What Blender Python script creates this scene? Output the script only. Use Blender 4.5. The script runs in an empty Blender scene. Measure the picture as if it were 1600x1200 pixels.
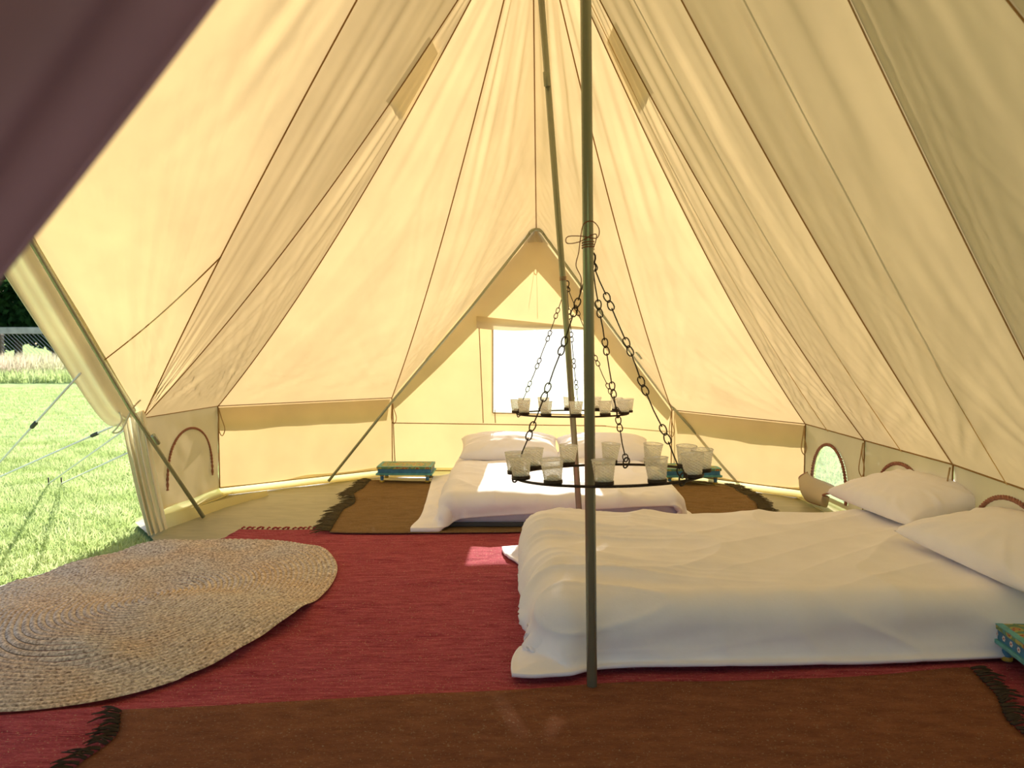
import bpy, bmesh, math, random
import numpy as np
from mathutils import Vector, Matrix
random.seed(7); rng = np.random.RandomState(7)
PI = math.pi
S = bpy.context.scene
COL = S.collection

# ------------------------------------------------------------------ camera, sky, sun, exposure
F_PX, CZ, TH = 1188.0, 1.13, math.atan(70/1188.0)
cam_d = bpy.data.cameras.new('camera'); cam = bpy.data.objects.new('camera', cam_d); COL.objects.link(cam)
cam_d.sensor_width = 36.0; cam_d.lens = 36.0*F_PX/1600.0; cam_d.clip_start = 0.02; cam_d.clip_end = 600
cam.location = (0, 0, CZ); cam.rotation_euler = (PI/2-TH, 0, 0)
cam_d.dof.use_dof = True; cam_d.dof.focus_distance = 3.6; cam_d.dof.aperture_fstop = 4.5
S.camera = cam

SUN_EL, SUN_AZ = math.radians(26.0), math.radians(1.8)     # the sun stands beyond the far door
world = bpy.data.worlds.new('world'); S.world = world; world.use_nodes = True
wn = world.node_tree.nodes; wl = world.node_tree.links
sky = wn.new('ShaderNodeTexSky'); sky.sky_type = 'NISHITA'; sky.sun_disc = False
sky.sun_elevation = SUN_EL; sky.sun_rotation = -SUN_AZ; sky.air_density = 1.0; sky.dust_density = 1.2; sky.ozone_density = 1.5
wl.new(sky.outputs[0], wn['Background'].inputs[0]); wn['Background'].inputs[1].default_value = 0.145
sd = bpy.data.lights.new('sun', 'SUN'); sd.energy = 9.0; sd.angle = math.radians(0.6); sd.color = (1, 0.95, 0.86)
so = bpy.data.objects.new('sun', sd); COL.objects.link(so)
sdir = Vector((math.sin(SUN_AZ)*math.cos(SUN_EL), math.cos(SUN_AZ)*math.cos(SUN_EL), math.sin(SUN_EL)))
so.rotation_euler = sdir.to_track_quat('Z', 'Y').to_euler(); so.location = (0, 12, 9)
S.view_settings.view_transform = 'Standard'; S.view_settings.look = 'None'
S.view_settings.gamma = 1.0; S.view_settings.use_curve_mapping = False
S.view_settings.exposure = 0.85
S.cycles.max_bounces = 12; S.cycles.diffuse_bounces = 7; S.cycles.transparent_max_bounces = 16
S.cycles.sample_clamp_indirect = 6.0
S.cycles.caustics_reflective = False; S.cycles.caustics_refractive = False

# ------------------------------------------------------------------ measuring helpers (used once, to find real places)
def ray(px, py):
    a = (px-800)/F_PX; b = (600-py)/F_PX
    return Vector((a, math.cos(TH)+b*math.sin(TH), -math.sin(TH)+b*math.cos(TH)))
def atY(px, py, Y):
    r = ray(px, py); t = Y/r.y
    return Vector((r.x*t, Y, CZ+r.z*t))
def atZ(px, py, z=0.0):
    r = ray(px, py); t = (z-CZ)/r.z
    return Vector((r.x*t, r.y*t, z))

# ------------------------------------------------------------------ noise helpers
_tab = rng.rand(64, 64, 4)
def vnoise(x, y, k=0):
    x = np.asarray(x, float); y = np.asarray(y, float)
    xi = np.floor(x).astype(int); yi = np.floor(y).astype(int); fx = x-xi; fy = y-yi
    fx = fx*fx*(3-2*fx); fy = fy*fy*(3-2*fy); t = _tab[:, :, k]
    g = lambda a, b: t[a % 64, b % 64]
    return ((g(xi, yi)*(1-fx)+g(xi+1, yi)*fx)*(1-fy)+(g(xi, yi+1)*(1-fx)+g(xi+1, yi+1)*fx)*fy)*2-1
def fnoise(x, y, k=0, o=3):
    s = 0; a = 1.0
    for i in range(o):
        s = s+a*vnoise(x*2**i+i*7.3, y*2**i+i*3.1, (k+i) % 4); a *= 0.5
    return s
def lerp(a, b, t): return a+(b-a)*t
def sstep(a, b, x):
    t = np.clip((x-a)/(b-a), 0, 1); return t*t*(3-2*t)

# ------------------------------------------------------------------ object helpers
def link(o, parent=None):
    COL.objects.link(o)
    if parent is not None: o.parent = parent
    return o
def mesh_obj(name, verts, faces, mat, parent=None, smooth=True):
    me = bpy.data.meshes.new(name); me.from_pydata([tuple(v) for v in verts], [], [tuple(f) for f in faces]); me.update()
    if mat: me.materials.append(mat)
    if smooth: me.polygons.foreach_set('use_smooth', [True]*len(me.polygons))
    return link(bpy.data.objects.new(name, me), parent)
def empty(name, loc=(0, 0, 0), parent=None):
    o = bpy.data.objects.new(name, None); o.location = loc; o.empty_display_size = .1
    return link(o, parent)
def tag(o, label=None, cat=None, group=None, kind=None):
    if label: o['label'] = label
    if cat: o['category'] = cat
    if group: o['group'] = group
    if kind: o['kind'] = kind
    return o
def copy_tree(o, parent=None):
    c = o.copy(); COL.objects.link(c)
    if parent is not None: c.parent = parent
    for ch in list(o.children): copy_tree(ch, c)
    return c
def grid_faces(nu, nv, wrap=False):
    f = []
    for i in range(nu-1 if not wrap else nu):
        for j in range(nv-1):
            a = i*nv+j; b = ((i+1) % nu)*nv+j
            f.append((a, b, b+1, a+1))
    return f
def grid_obj(name, P, mat, parent=None, wrap=False):
    nu, nv = P.shape[:2]
    return mesh_obj(name, P.reshape(-1, 3), grid_faces(nu, nv, wrap), mat, parent)
class MB:
    def __init__(s): s.v = []; s.f = []
    def add(s, v, f):
        n = len(s.v); s.v += [tuple(p) for p in v]; s.f += [tuple(i+n for i in q) for q in f]; return s
    def box(s, c, d, rz=0):
        x, y, z = [k/2 for k in d]; cs, sn = math.cos(rz), math.sin(rz); v = []
        for sx, sy, sz in ((-1,-1,-1),(1,-1,-1),(1,1,-1),(-1,1,-1),(-1,-1,1),(1,-1,1),(1,1,1),(-1,1,1)):
            px, py = sx*x, sy*y; v.append((c[0]+px*cs-py*sn, c[1]+px*sn+py*cs, c[2]+sz*z))
        return s.add(v, [(0,3,2,1),(4,5,6,7),(0,1,5,4),(1,2,6,5),(2,3,7,6),(3,0,4,7)])
    def tube(s, pts, r, n=8, cap=True, closed=False):
        pts = [Vector(p) for p in pts]; m = len(pts); rr = r if isinstance(r, (list, tuple, np.ndarray)) else [r]*m
        v = []; up = None
        for i, p in enumerate(pts):
            if closed: t = pts[(i+1) % m]-pts[i-1]
            else: t = pts[min(i+1, m-1)]-pts[max(i-1, 0)]
            if t.length < 1e-9: t = Vector((0, 0, 1))
            t.normalize()
            if up is None:
                up = Vector((0, 0, 1)) if abs(t.z) < .9 else Vector((1, 0, 0))
            up = up-t*up.dot(t)
            if up.length < 1e-6: up = t.orthogonal()
            up.normalize(); sd_ = t.cross(up)
            for k in range(n):
                a = 2*PI*k/n; v.append(p+(up*math.cos(a)+sd_*math.sin(a))*rr[i])
        f = []
        for i in range(m if closed else m-1):
            j = (i+1) % m
            for k in range(n): f.append((i*n+k, i*n+(k+1) % n, j*n+(k+1) % n, j*n+k))
        if cap and not closed: f.append(tuple(range(n))[::-1]); f.append(tuple((m-1)*n+k for k in range(n)))
        return s.add(v, f)
    def lathe(s, prof, n=24, c=(0, 0, 0)):
        v = []; m = len(prof)
        for k in range(n):
            a = 2*PI*k/n
            for r, z in prof: v.append((c[0]+r*math.cos(a), c[1]+r*math.sin(a), c[2]+z))
        f = [(k*m+i, ((k+1) % n)*m+i, ((k+1) % n)*m+i+1, k*m+i+1) for k in range(n) for i in range(m-1)]
        return s.add(v, f)
    def obj(s, name, mat, parent=None, smooth=True): return mesh_obj(name, s.v, s.f, mat, parent, smooth)
def bevel(o, w=.003, seg=2):
    m = o.modifiers.new('bevel', 'BEVEL'); m.width = w; m.segments = seg; m.limit_method = 'ANGLE'; return o
def curve_pts(pts, n=8):
    """Catmull-Rom through points"""
    pts = [Vector(p) for p in pts]; out = []
    P = [pts[0]*2-pts[1]]+pts+[pts[-1]*2-pts[-2]]
    for i in range(1, len(P)-2):
        for k in range(n):
            t = k/n; a, b, c, d = P[i-1], P[i], P[i+1], P[i+2]
            out.append(0.5*((2*b)+(c-a)*t+(2*a-5*b+4*c-d)*t*t+(3*b-a-3*c+d)*t**3))
    out.append(pts[-1]); return out

# ------------------------------------------------------------------ materials
def new_mat(name):
    m = bpy.data.materials.new(name); m.use_nodes = True; n = m.node_tree.nodes; l = m.node_tree.links
    return m, n, l, n['Principled BSDF'], n['Material Output']
def plain(name, col, rough=.7, metal=0, spec=.5, var=0, vscale=20, bump=0, bscale=80, stretch=(1, 1, 1)):
    m, n, l, b, o = new_mat(name)
    b.inputs['Base Color'].default_value = (*col, 1); b.inputs['Roughness'].default_value = rough
    b.inputs['Metallic'].default_value = metal; b.inputs['Specular IOR Level'].default_value = spec
    tc = n.new('ShaderNodeTexCoord'); mp = n.new('ShaderNodeMapping'); mp.inputs['Scale'].default_value = stretch
    l.new(tc.outputs['Object'], mp.inputs[0])
    if var:
        t = n.new('ShaderNodeTexNoise'); t.inputs['Scale'].default_value = vscale; t.inputs['Detail'].default_value = 5
        l.new(mp.outputs[0], t.inputs[0])
        r = n.new('ShaderNodeValToRGB')
        r.color_ramp.elements[0].position = .3; r.color_ramp.elements[1].position = .7
        r.color_ramp.elements[0].color = (*[c*(1-var) for c in col], 1); r.color_ramp.elements[1].color = (*[min(1, c*(1+var)) for c in col], 1)
        l.new(t.outputs[0], r.inputs[0]); l.new(r.outputs[0], b.inputs['Base Color'])
    if bump:
        t = n.new('ShaderNodeTexNoise'); t.inputs['Scale'].default_value = bscale; t.inputs['Detail'].default_value = 4
        l.new(mp.outputs[0], t.inputs[0]); bp = n.new('ShaderNodeBump'); bp.inputs['Strength'].default_value = bump; bp.inputs['Distance'].default_value = .002
        l.new(t.outputs[0], bp.inputs['Height']); l.new(bp.outputs[0], b.inputs['Normal'])
    return m
def cloth_mat(name, refl, trans, mix=.5, bscale=400, bump=.25, rough_var=.06):
    """thin woven cloth: part of the light is reflected, part passes through"""
    m, n, l, b, o = new_mat(name); n.remove(b)
    tc = n.new('ShaderNodeTexCoord'); t = n.new('ShaderNodeTexNoise'); t.inputs['Scale'].default_value = bscale; t.inputs['Detail'].default_value = 3
    l.new(tc.outputs['Object'], t.inputs[0])
    t2 = n.new('ShaderNodeTexNoise'); t2.inputs['Scale'].default_value = 3.0; t2.inputs['Detail'].default_value = 6; l.new(tc.outputs['Object'], t2.inputs[0])
    bp = n.new('ShaderNodeBump'); bp.inputs['Strength'].default_value = bump; bp.inputs['Distance'].default_value = .0008
    l.new(t.outputs[0], bp.inputs['Height'])
    d = n.new('ShaderNodeBsdfDiffuse'); tr = n.new('ShaderNodeBsdfTranslucent'); mx = n.new('ShaderNodeMixShader')
    for sh, c in ((d, refl), (tr, trans)):
        r = n.new('ShaderNodeValToRGB'); r.color_ramp.elements[0].position = .3; r.color_ramp.elements[1].position = .7
        r.color_ramp.elements[0].color = (*[k*(1-rough_var) for k in c], 1); r.color_ramp.elements[1].color = (*[min(1, k*(1+rough_var)) for k in c], 1)
        l.new(t2.outputs[0], r.inputs[0]); l.new(r.outputs[0], sh.inputs[0]); l.new(bp.outputs[0], sh.inputs['Normal'])
    mx.inputs[0].default_value = mix; l.new(d.outputs[0], mx.inputs[1]); l.new(tr.outputs[0], mx.inputs[2]); l.new(mx.outputs[0], o.inputs[0])
    return m
M = {}
M['canvas'] = cloth_mat('canvas', (.66, .56, .36), (.80, .57, .28), .215)
M['canvas_wall'] = cloth_mat('canvas_wall', (.64, .56, .40), (.74, .56, .32), .22)
M['canvas_thick'] = cloth_mat('canvas_thick', (.60, .52, .36), (.66, .53, .33), .25)
M['canvas_outer'] = cloth_mat('canvas_outer', (.80, .78, .68), (.75, .66, .46), .30)
M['patch'] = cloth_mat('patch', (.66, .58, .40), (.95, .88, .66), .62)
M['seam'] = cloth_mat('seam', (.38, .24, .10), (.38, .18, .05), .2)
M['seam_faint'] = cloth_mat('seam_faint', (.70, .55, .30), (.72, .48, .18), .4)
M['lip'] = cloth_mat('lip', (.80, .72, .45), (.95, .86, .45), .6)
M['groundsheet'] = plain('groundsheet', (.36, .34, .23), .42, var=.12, vscale=6, bump=.5, bscale=25, stretch=(1, 3, 1))
M['sheet'] = plain('sheet', (.88, .87, .93), .9, spec=.15, var=.03, vscale=8, bump=.3, bscale=60)
M['pillow'] = plain('pillow', (.88, .86, .92), .9, spec=.15, var=.02, vscale=10, bump=.2, bscale=50)
M['mattress'] = plain('mattress', (.52, .52, .66), .8, var=.04, bump=.2)
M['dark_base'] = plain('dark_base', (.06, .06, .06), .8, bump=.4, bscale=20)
M['pole'] = plain('pole', (.36, .37, .26), .25, metal=.4, var=.1, vscale=4, stretch=(1, 1, .2))
M['iron'] = plain('iron', (.05, .032, .022), .55, metal=.6, var=.3, vscale=60, bump=.3)
M['cord'] = plain('cord', (.30, .10, .05), .8)
M['tape'] = plain('tape', (.45, .30, .14), .9)
M['rope'] = plain('rope', (.85, .85, .82), .7)
M['braid'] = plain('braid', (.34, .15, .10), .85, var=.25, vscale=60)
M['purple'] = plain('purple', (.30, .125, .17), .85, var=.12, vscale=5)
M['wood_dark'] = plain('wood_dark', (.09, .07, .05), .8, var=.3, vscale=10)
M['rail'] = plain('rail', (.36, .38, .34), .8, var=.2, vscale=5)
M['wire'] = plain('wire', (.55, .58, .60), .4, metal=.7)
M['blue'] = plain('blue', (.05, .20, .38), .5, var=.25, vscale=25)
M['teal'] = plain('teal', (.10, .36, .38), .5, var=.25, vscale=25)
M['yellow'] = plain('yellow', (.50, .36, .05), .5, var=.25, vscale=30)
M['petal'] = plain('petal', (.75, .68, .70), .6)
M['petal_red'] = plain('petal_red', (.45, .04, .04), .6)
M['candle'] = plain('candle', (.92, .90, .85), .5)

def net_mat():
    m, n, l, b, o = new_mat('net'); n.remove(b)
    t = n.new('ShaderNodeBsdfTransparent'); tr = n.new('ShaderNodeBsdfTranslucent'); d = n.new('ShaderNodeBsdfDiffuse')
    tr.inputs[0].default_value = (.95, .95, .93, 1); d.inputs[0].default_value = (.9, .9, .88, 1)
    a = n.new('ShaderNodeMixShader'); a.inputs[0].default_value = .3; l.new(tr.outputs[0], a.inputs[1]); l.new(d.outputs[0], a.inputs[2])
    x = n.new('ShaderNodeMixShader'); x.inputs[0].default_value = .4; l.new(t.outputs[0], x.inputs[1]); l.new(a.outputs[0], x.inputs[2])
    l.new(x.outputs[0], o.inputs[0]); return m
M['net'] = net_mat()
def glass_mat():
    m, n, l, b, o = new_mat('ribbed_glass'); n.remove(b)
    t = n.new('ShaderNodeBsdfTransparent'); t.inputs[0].default_value = (.93, .95, .93, 1)
    g = n.new('ShaderNodeBsdfGlossy'); g.inputs['Roughness'].default_value = .12
    tr = n.new('ShaderNodeBsdfTranslucent'); tr.inputs[0].default_value = (1, 1, 1, 1)
    lw = n.new('ShaderNodeLayerWeight'); lw.inputs[0].default_value = .35
    a = n.new('ShaderNodeMixShader'); a.inputs[0].default_value = .8; l.new(g.outputs[0], a.inputs[1]); l.new(tr.outputs[0], a.inputs[2])
    mp = n.new('ShaderNodeMapRange'); mp.inputs['To Min'].default_value = .52; mp.inputs['To Max'].default_value = .95
    l.new(lw.outputs['Facing'], mp.inputs[0])
    x = n.new('ShaderNodeMixShader'); l.new(mp.outputs[0], x.inputs[0]); l.new(t.outputs[0], x.inputs[1]); l.new(a.outputs[0], x.inputs[2])
    l.new(x.outputs[0], o.inputs[0]); return m
M['glass'] = glass_mat()
def rug_mat(name, col, col2, fleck, sx, sy, nz=1.0):
    m, n, l, b, o = new_mat(name); b.inputs['Roughness'].default_value = .95; b.inputs['Specular IOR Level'].default_value = .1
    tc = n.new('ShaderNodeTexCoord')
    def noise(scale, st, det=4):
        mp = n.new('ShaderNodeMapping'); mp.inputs['Scale'].default_value = st; l.new(tc.outputs['Object'], mp.inputs[0])
        t = n.new('ShaderNodeTexNoise'); t.inputs['Scale'].default_value = scale; t.inputs['Detail'].default_value = det; l.new(mp.outputs[0], t.inputs[0]); return t
    t1 = noise(10, (sx, sy, 1), 6); t2 = noise(70, (1, 6, 1), 3); t3 = noise(170, (1, 1, 1), 1)
    r = n.new('ShaderNodeValToRGB'); r.color_ramp.elements[0].position = .35; r.color_ramp.elements[1].position = .68
    r.color_ramp.elements[0].color = (*col, 1); r.color_ramp.elements[1].color = (*col2, 1)
    mx = n.new('ShaderNodeMix'); mx.data_type = 'FLOAT'; mx.inputs[0].default_value = .5
    l.new(t1.outputs[0], mx.inputs[2]); l.new(t2.outputs[0], mx.inputs[3]); l.new(mx.outputs[0], r.inputs[0])
    fr = n.new('ShaderNodeValToRGB'); fr.color_ramp.elements[0].position = .66; fr.color_ramp.elements[1].position = .74
    l.new(t3.outputs[0], fr.inputs[0]); mc = n.new('ShaderNodeMix'); mc.data_type = 'RGBA'
    l.new(fr.outputs[0], mc.inputs[0]); l.new(r.outputs[0], mc.inputs[6]); mc.inputs[7].default_value = (*fleck, 1)
    l.new(mc.outputs[2], b.inputs['Base Color'])
    w = n.new('ShaderNodeTexWave'); w.wave_type = 'BANDS'; w.bands_direction = 'Y'; w.inputs['Scale'].default_value = 45; w.inputs['Distortion'].default_value = 2.5; w.inputs['Detail'].default_value = 2
    l.new(tc.outputs['Object'], w.inputs[0])
    ad = n.new('ShaderNodeMath'); ad.operation = 'ADD'; l.new(w.outputs[1], ad.inputs[0]); l.new(t2.outputs[0], ad.inputs[1])
    bp = n.new('ShaderNodeBump'); bp.inputs['Strength'].default_value = .8; bp.inputs['Distance'].default_value = .004
    l.new(ad.outputs[0], bp.inputs['Height']); l.new(bp.outputs[0], b.inputs['Normal']); return m
M['red_rug'] = rug_mat('red_rug', (.25, .030, .050), (.62, .14, .175), (.6, .35, .25), 1, 7)
M['brown_rug'] = rug_mat('brown_rug', (.17, .062, .032), (.30, .125, .062), (.35, .25, .15), 1, 3)
M['tan_rug'] = rug_mat('tan_rug', (.20, .120, .048), (.34, .21, .09), (.4, .3, .2), 1, 4)
M['fringe_brown'] = plain('fringe_brown', (.05, .035, .022), .95)
M['fringe_tan'] = plain('fringe_tan', (.085, .065, .028), .95)
M['fringe_red'] = plain('fringe_red', (.30, .03, .04), .95)
def jute():
    m, n, l, b, o = new_mat('jute'); b.inputs['Roughness'].default_value = .9; b.inputs['Specular IOR Level'].default_value = .2
    tc = n.new('ShaderNodeTexCoord'); t = n.new('ShaderNodeTexNoise'); t.inputs['Scale'].default_value = 90; t.inputs['Detail'].default_value = 4; l.new(tc.outputs['Object'], t.inputs[0])
    t2 = n.new('ShaderNodeTexNoise'); t2.inputs['Scale'].default_value = 3.5; t2.inputs['Detail'].default_value = 3; l.new(tc.outputs['Object'], t2.inputs[0])
    r = n.new('ShaderNodeValToRGB'); e = r.color_ramp.elements; e[0].position = .3; e[1].position = .68; e[0].color = (.26, .20, .16, 1); e[1].color = (.90, .82, .72, 1)
    l.new(t.outputs[0], r.inputs[0])
    r2 = n.new('ShaderNodeValToRGB'); r2.color_ramp.elements[0].color = (1, .88, .75, 1); r2.color_ramp.elements[1].color = (.95, .95, .95, 1); r2.color_ramp.elements[0].position = .35; r2.color_ramp.elements[1].position = .6
    l.new(t2.outputs[0], r2.inputs[0])
    mc = n.new('ShaderNodeMix'); mc.data_type = 'RGBA'; mc.blend_type = 'MULTIPLY'; mc.inputs[0].default_value = 1; l.new(r.outputs[0], mc.inputs[6]); l.new(r2.outputs[0], mc.inputs[7])
    l.new(mc.outputs[2], b.inputs['Base Color'])
    bp = n.new('ShaderNodeBump'); bp.inputs['Strength'].default_value = .6; bp.inputs['Distance'].default_value = .003; l.new(t.outputs[0], bp.inputs['Height']); l.new(bp.outputs[0], b.inputs['Normal'])
    return m
M['jute'] = jute()
def leafy(name, a, b_, scale=.8, trans=.45):
    m, n, l, b, o = new_mat(name); n.remove(b)
    tc = n.new('ShaderNodeTexCoord'); t = n.new('ShaderNodeTexNoise'); t.inputs['Scale'].default_value = scale; t.inputs['Detail'].default_value = 6; l.new(tc.outputs['Object'], t.inputs[0])
    r = n.new('ShaderNodeValToRGB'); r.color_ramp.elements[0].position = .35; r.color_ramp.elements[1].position = .65; r.color_ramp.elements[0].color = (*a, 1); r.color_ramp.elements[1].color = (*b_, 1)
    l.new(t.outputs[0], r.inputs[0]); d = n.new('ShaderNodeBsdfDiffuse'); tr = n.new('ShaderNodeBsdfTranslucent'); mx = n.new('ShaderNodeMixShader'); mx.inputs[0].default_value = trans
    for s_ in (d, tr): l.new(r.outputs[0], s_.inputs[0])
    l.new(d.outputs[0], mx.inputs[1]); l.new(tr.outputs[0], mx.inputs[2]); l.new(mx.outputs[0], o.inputs[0]); return m
M['grass'] = leafy('grass', (.34, .43, .15), (.55, .62, .30), 2.5)
M['lawn'] = plain('lawn', (.33, .42, .17), 1, spec=0, var=.35, vscale=3)
M['meadow'] = leafy('meadow', (.62, .50, .40), (.60, .60, .34), .5)
M['leaf'] = leafy('leaf', (.010, .030, .010), (.035, .080, .020), 1.5, .3)
M['trunk'] = plain('trunk', (.06, .045, .03), .9, var=.3, vscale=8, bump=.5)
def painted_top():
    m, n, l, b, o = new_mat('painted_top'); b.inputs['Roughness'].default_value = .5
    tc = n.new('ShaderNodeTexCoord'); v = n.new('ShaderNodeTexVoronoi'); v.inputs['Scale'].default_value = 28; l.new(tc.outputs['Object'], v.inputs[0])
    r = n.new('ShaderNodeValToRGB'); r.color_ramp.interpolation = 'CONSTANT'; e = r.color_ramp.elements
    e[0].position = 0; e[0].color = (.55, .35, .06, 1); e[1].position = .18; e[1].color = (.38, .09, .03, 1)
    for p, c in ((.34, (.42, .40, .10, 1)), (.55, (.14, .26, .10, 1)), (.75, (.08, .28, .30, 1))):
        q = e.new(p); q.color = c
    l.new(v.outputs['Distance'], r.inputs[0]); l.new(r.outputs[0], b.inputs['Base Color']); return m
M['painted'] = painted_top()

# ------------------------------------------------------------------ outdoors
gnd = MB(); n_ = 40
gv = [(x, y, -.02) for x in np.linspace(-150, 150, n_) for y in np.linspace(-120, 180, n_)]
gnd.add(gv, grid_faces(n_, n_)); g = gnd.obj('lawn', M['lawn']); tag(g, kind='structure')
def blades(name, pts, h, w, mat, lean=.35, parent=None):
    n = len(pts); a = rng.rand(n)*2*PI; hh = h*(.55+.75*rng.rand(n)); ww = w*(.6+.8*rng.rand(n))
    la = rng.rand(n)*2*PI; lv = lean*hh*rng.rand(n)
    V = np.zeros((n, 3, 3)); V[:, 0] = pts; V[:, 1] = pts
    V[:, 0, 0] += np.cos(a)*ww; V[:, 0, 1] += np.sin(a)*ww; V[:, 1, 0] -= np.cos(a)*ww; V[:, 1, 1] -= np.sin(a)*ww
    V[:, 2] = pts; V[:, 2, 2] += hh; V[:, 2, 0] += np.cos(la)*lv; V[:, 2, 1] += np.sin(la)*lv
    me = bpy.data.meshes.new(name); me.vertices.add(n*3); me.vertices.foreach_set('co', V.ravel())
    me.loops.add(n*3); me.loops.foreach_set('vertex_index', np.arange(n*3, dtype=np.int32))
    me.polygons.add(n); me.polygons.foreach_set('loop_start', np.arange(0, n*3, 3, dtype=np.int32)); me.polygons.foreach_set('loop_total', np.full(n, 3, dtype=np.int32))
    me.update(); me.validate(); me.materials.append(mat)
    return link(bpy.data.objects.new(name, me), parent)
pts = []
for (x0, x1, y0, y1, n) in ((-7.5, -1.9, 2.5, 8.5, 140000), (-15, -3.0, 8.5, 18, 90000), (2.35, 6, 5, 12, 30000)):
    P = np.zeros((n, 3)); P[:, 0] = x0+(x1-x0)*rng.rand(n); P[:, 1] = y0+(y1-y0)*rng.rand(n); P[:, 2] = -.02
    edge_x = np.interp(P[:, 1], [2.0, 2.9, 3.35, 3.78, 4.12, 4.33, 4.62, 5.4, 6.3], [-2.47, -2.48, -2.38, -2.19, -1.99, -2.13, -2.36, -2.5, -2.5])
    pts.append(P[(P[:, 0] < edge_x) | (P[:, 0] > 2.3)])
P = np.concatenate(pts)
tag(blades('lawn_grass', P, .040, .0045, M['grass'], 1.2), 'short bright sunlit green grass outside the left door', 'grass', kind='stuff')
n = 26000; P = np.zeros((n, 3)); P[:, 0] = -28+24*rng.rand(n); P[:, 1] = 21.5+4.0*rng.rand(n); P[:, 2] = -.02
tag(blades('meadow_grass', P, .62, .02, M['meadow'], .6), 'tall dry pinkish meadow grass in front of the fence', 'grass', kind='stuff')
n = 9000; P = np.zeros((n, 3)); P[:, 0] = -26+20*rng.rand(n); P[:, 1] = 19.8+1.8*rng.rand(n); P[:, 2] = -.02
tag(blades('rough_grass', P, .30, .02, M['grass'], .8), 'rough green grass along the edge of the lawn', 'grass', kind='stuff')

# fence of posts, top rail and wire mesh
fence = empty('wire_fence', (-14, 25.6, 0)); tag(fence, 'field fence with a grey top rail and diagonal wire mesh', 'fence')
fy = 0
mb = MB().box((0, 0, 1.42), (22, .06, .22)); bevel(mb.obj('rail', M['rail'], fence, False), .01)
for k, x in enumerate((-9.5, -6.4, -3.3, .35-.55, 3.1)):
    bevel(MB().box((x, .05, .62), (.26, .2, 1.36)).obj('post', M['wood_dark'], fence, False), .02)
wires = MB()
for k in range(90):
    x = -8+k*.14
    wires.tube([(x, .02, 1.3), (x+.95, .02, .35)], .006, 3, False); 
wires.tube([(-11, .02, .36), (11, .02, .36)], .006, 3, False)
w = wires.obj('wire_mesh', M['wire'], fence); w['kind'] = 'stuff'

# hedge trees
def hedge(label, spots):
    t = empty('hedge', (spots[0][0], spots[0][1], 0)); tag(t, label, 'hedge'); o = np.array([spots[0][0], spots[0][1], 0]); VV = []
    for (x, y, r, h) in spots:
        b = Vector((x, y, 0))-Vector(o)
        MB().tube([b+Vector(q) for q in ((0, 0, -.02), (.05, 0, h*.3), (-.05, .1, h*.6), (.1, 0, h*.85))], [.22, .17, .1, .04], 8).obj('trunk', M['trunk'], t)
        n = 5200; u = rng.randn(n, 3); u /= np.linalg.norm(u, axis=1)[:, None]; rr = (.55+.45*rng.rand(n))[:, None]
        lump = 1+.22*np.sin(u[:, :1]*5+x)+.18*np.sin(u[:, 2:3]*7+y)
        C = u*rr*lump*np.array([r, r*.8, h*.52]); C[:, 2] += h*.52; C[:, 2] = np.maximum(C[:, 2], .15); C += np.array(b)
        s = .13+.12*rng.rand(n); a = rng.randn(n, 3); a /= np.linalg.norm(a, axis=1)[:, None]; c = np.cross(a, rng.randn(n, 3)); c /= np.linalg.norm(c, axis=1)[:, None]
        VV.append(np.stack([C+a*s[:, None], C+c*s[:, None]*.6, C-a*s[:, None], C-c*s[:, None]*.6], 1).reshape(-1, 3))
    V = np.concatenate(VV); me = bpy.data.meshes.new('foliage'); me.from_pydata(V.tolist(), [], np.arange(len(V)).reshape(-1, 4).tolist()); me.materials.append(M['leaf'])
    link(bpy.data.objects.new('foliage', me), t)['kind'] = 'stuff'
hedge('tall dark leafy hedge beyond the wire fence on the left', [(-34+k*3.3, 41+rng.rand()*1.5, 2.7, 5.2+rng.rand()*.7) for k in range(10)])
hedge('dark leafy hedge in the field behind the tent', [(-1+k*3.4, 33+rng.rand()*2, 2.6, 4.8+rng.rand()) for k in range(6)])

# ------------------------------------------------------------------ the tent shell
H = lambda x, y, z: Vector((x, y, z))
TB = atY(832, -188, 3.8); TF = atY(918, -908, 1.9)
ZT = TB.z
def ridge(Y):
    t = (Y-TF.y)/(TB.y-TF.y); return H(lerp(TF.x, TB.x, t), Y, lerp(TF.z, TB.z, t))
AF = atY(838, 356, 5.95)                     # apex of the far A-frame
DL = atY(612, 622, 6.28); DR = atY(1050, 641, 6.05)
L1 = atY(340, 635, 5.45); L2 = atY(222, 654, 4.56)
R1 = atY(1259, 663, 5.36); R2 = atY(1352, 689, 4.54); R3 = atY(1491, 727, 3.62); R4 = atY(1735, 812, 2.55)
R5 = H(1.85, 1.25, .58); NR = H(1.15, .05, .6); AN = H(.08, -.22, 2.05); NL = H(-1.05, .05, .6)
AL = atY(-39, 244, 3.2)                      # apex of the left door's A-frame
L3 = H(-2.25, 1.85, .62); L4 = H(-1.85, .9, .6)
def seam_line(T, W, sag=.17, lat=None):
    T = Vector(T); W = Vector(W)
    def f(v):
        p = T.lerp(W, v); k = 4*v*(1-v)
        p = p-Vector((0, 0, sag*k))
        if lat: p = p+Vector(lat)*k
        return p
    return f
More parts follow.
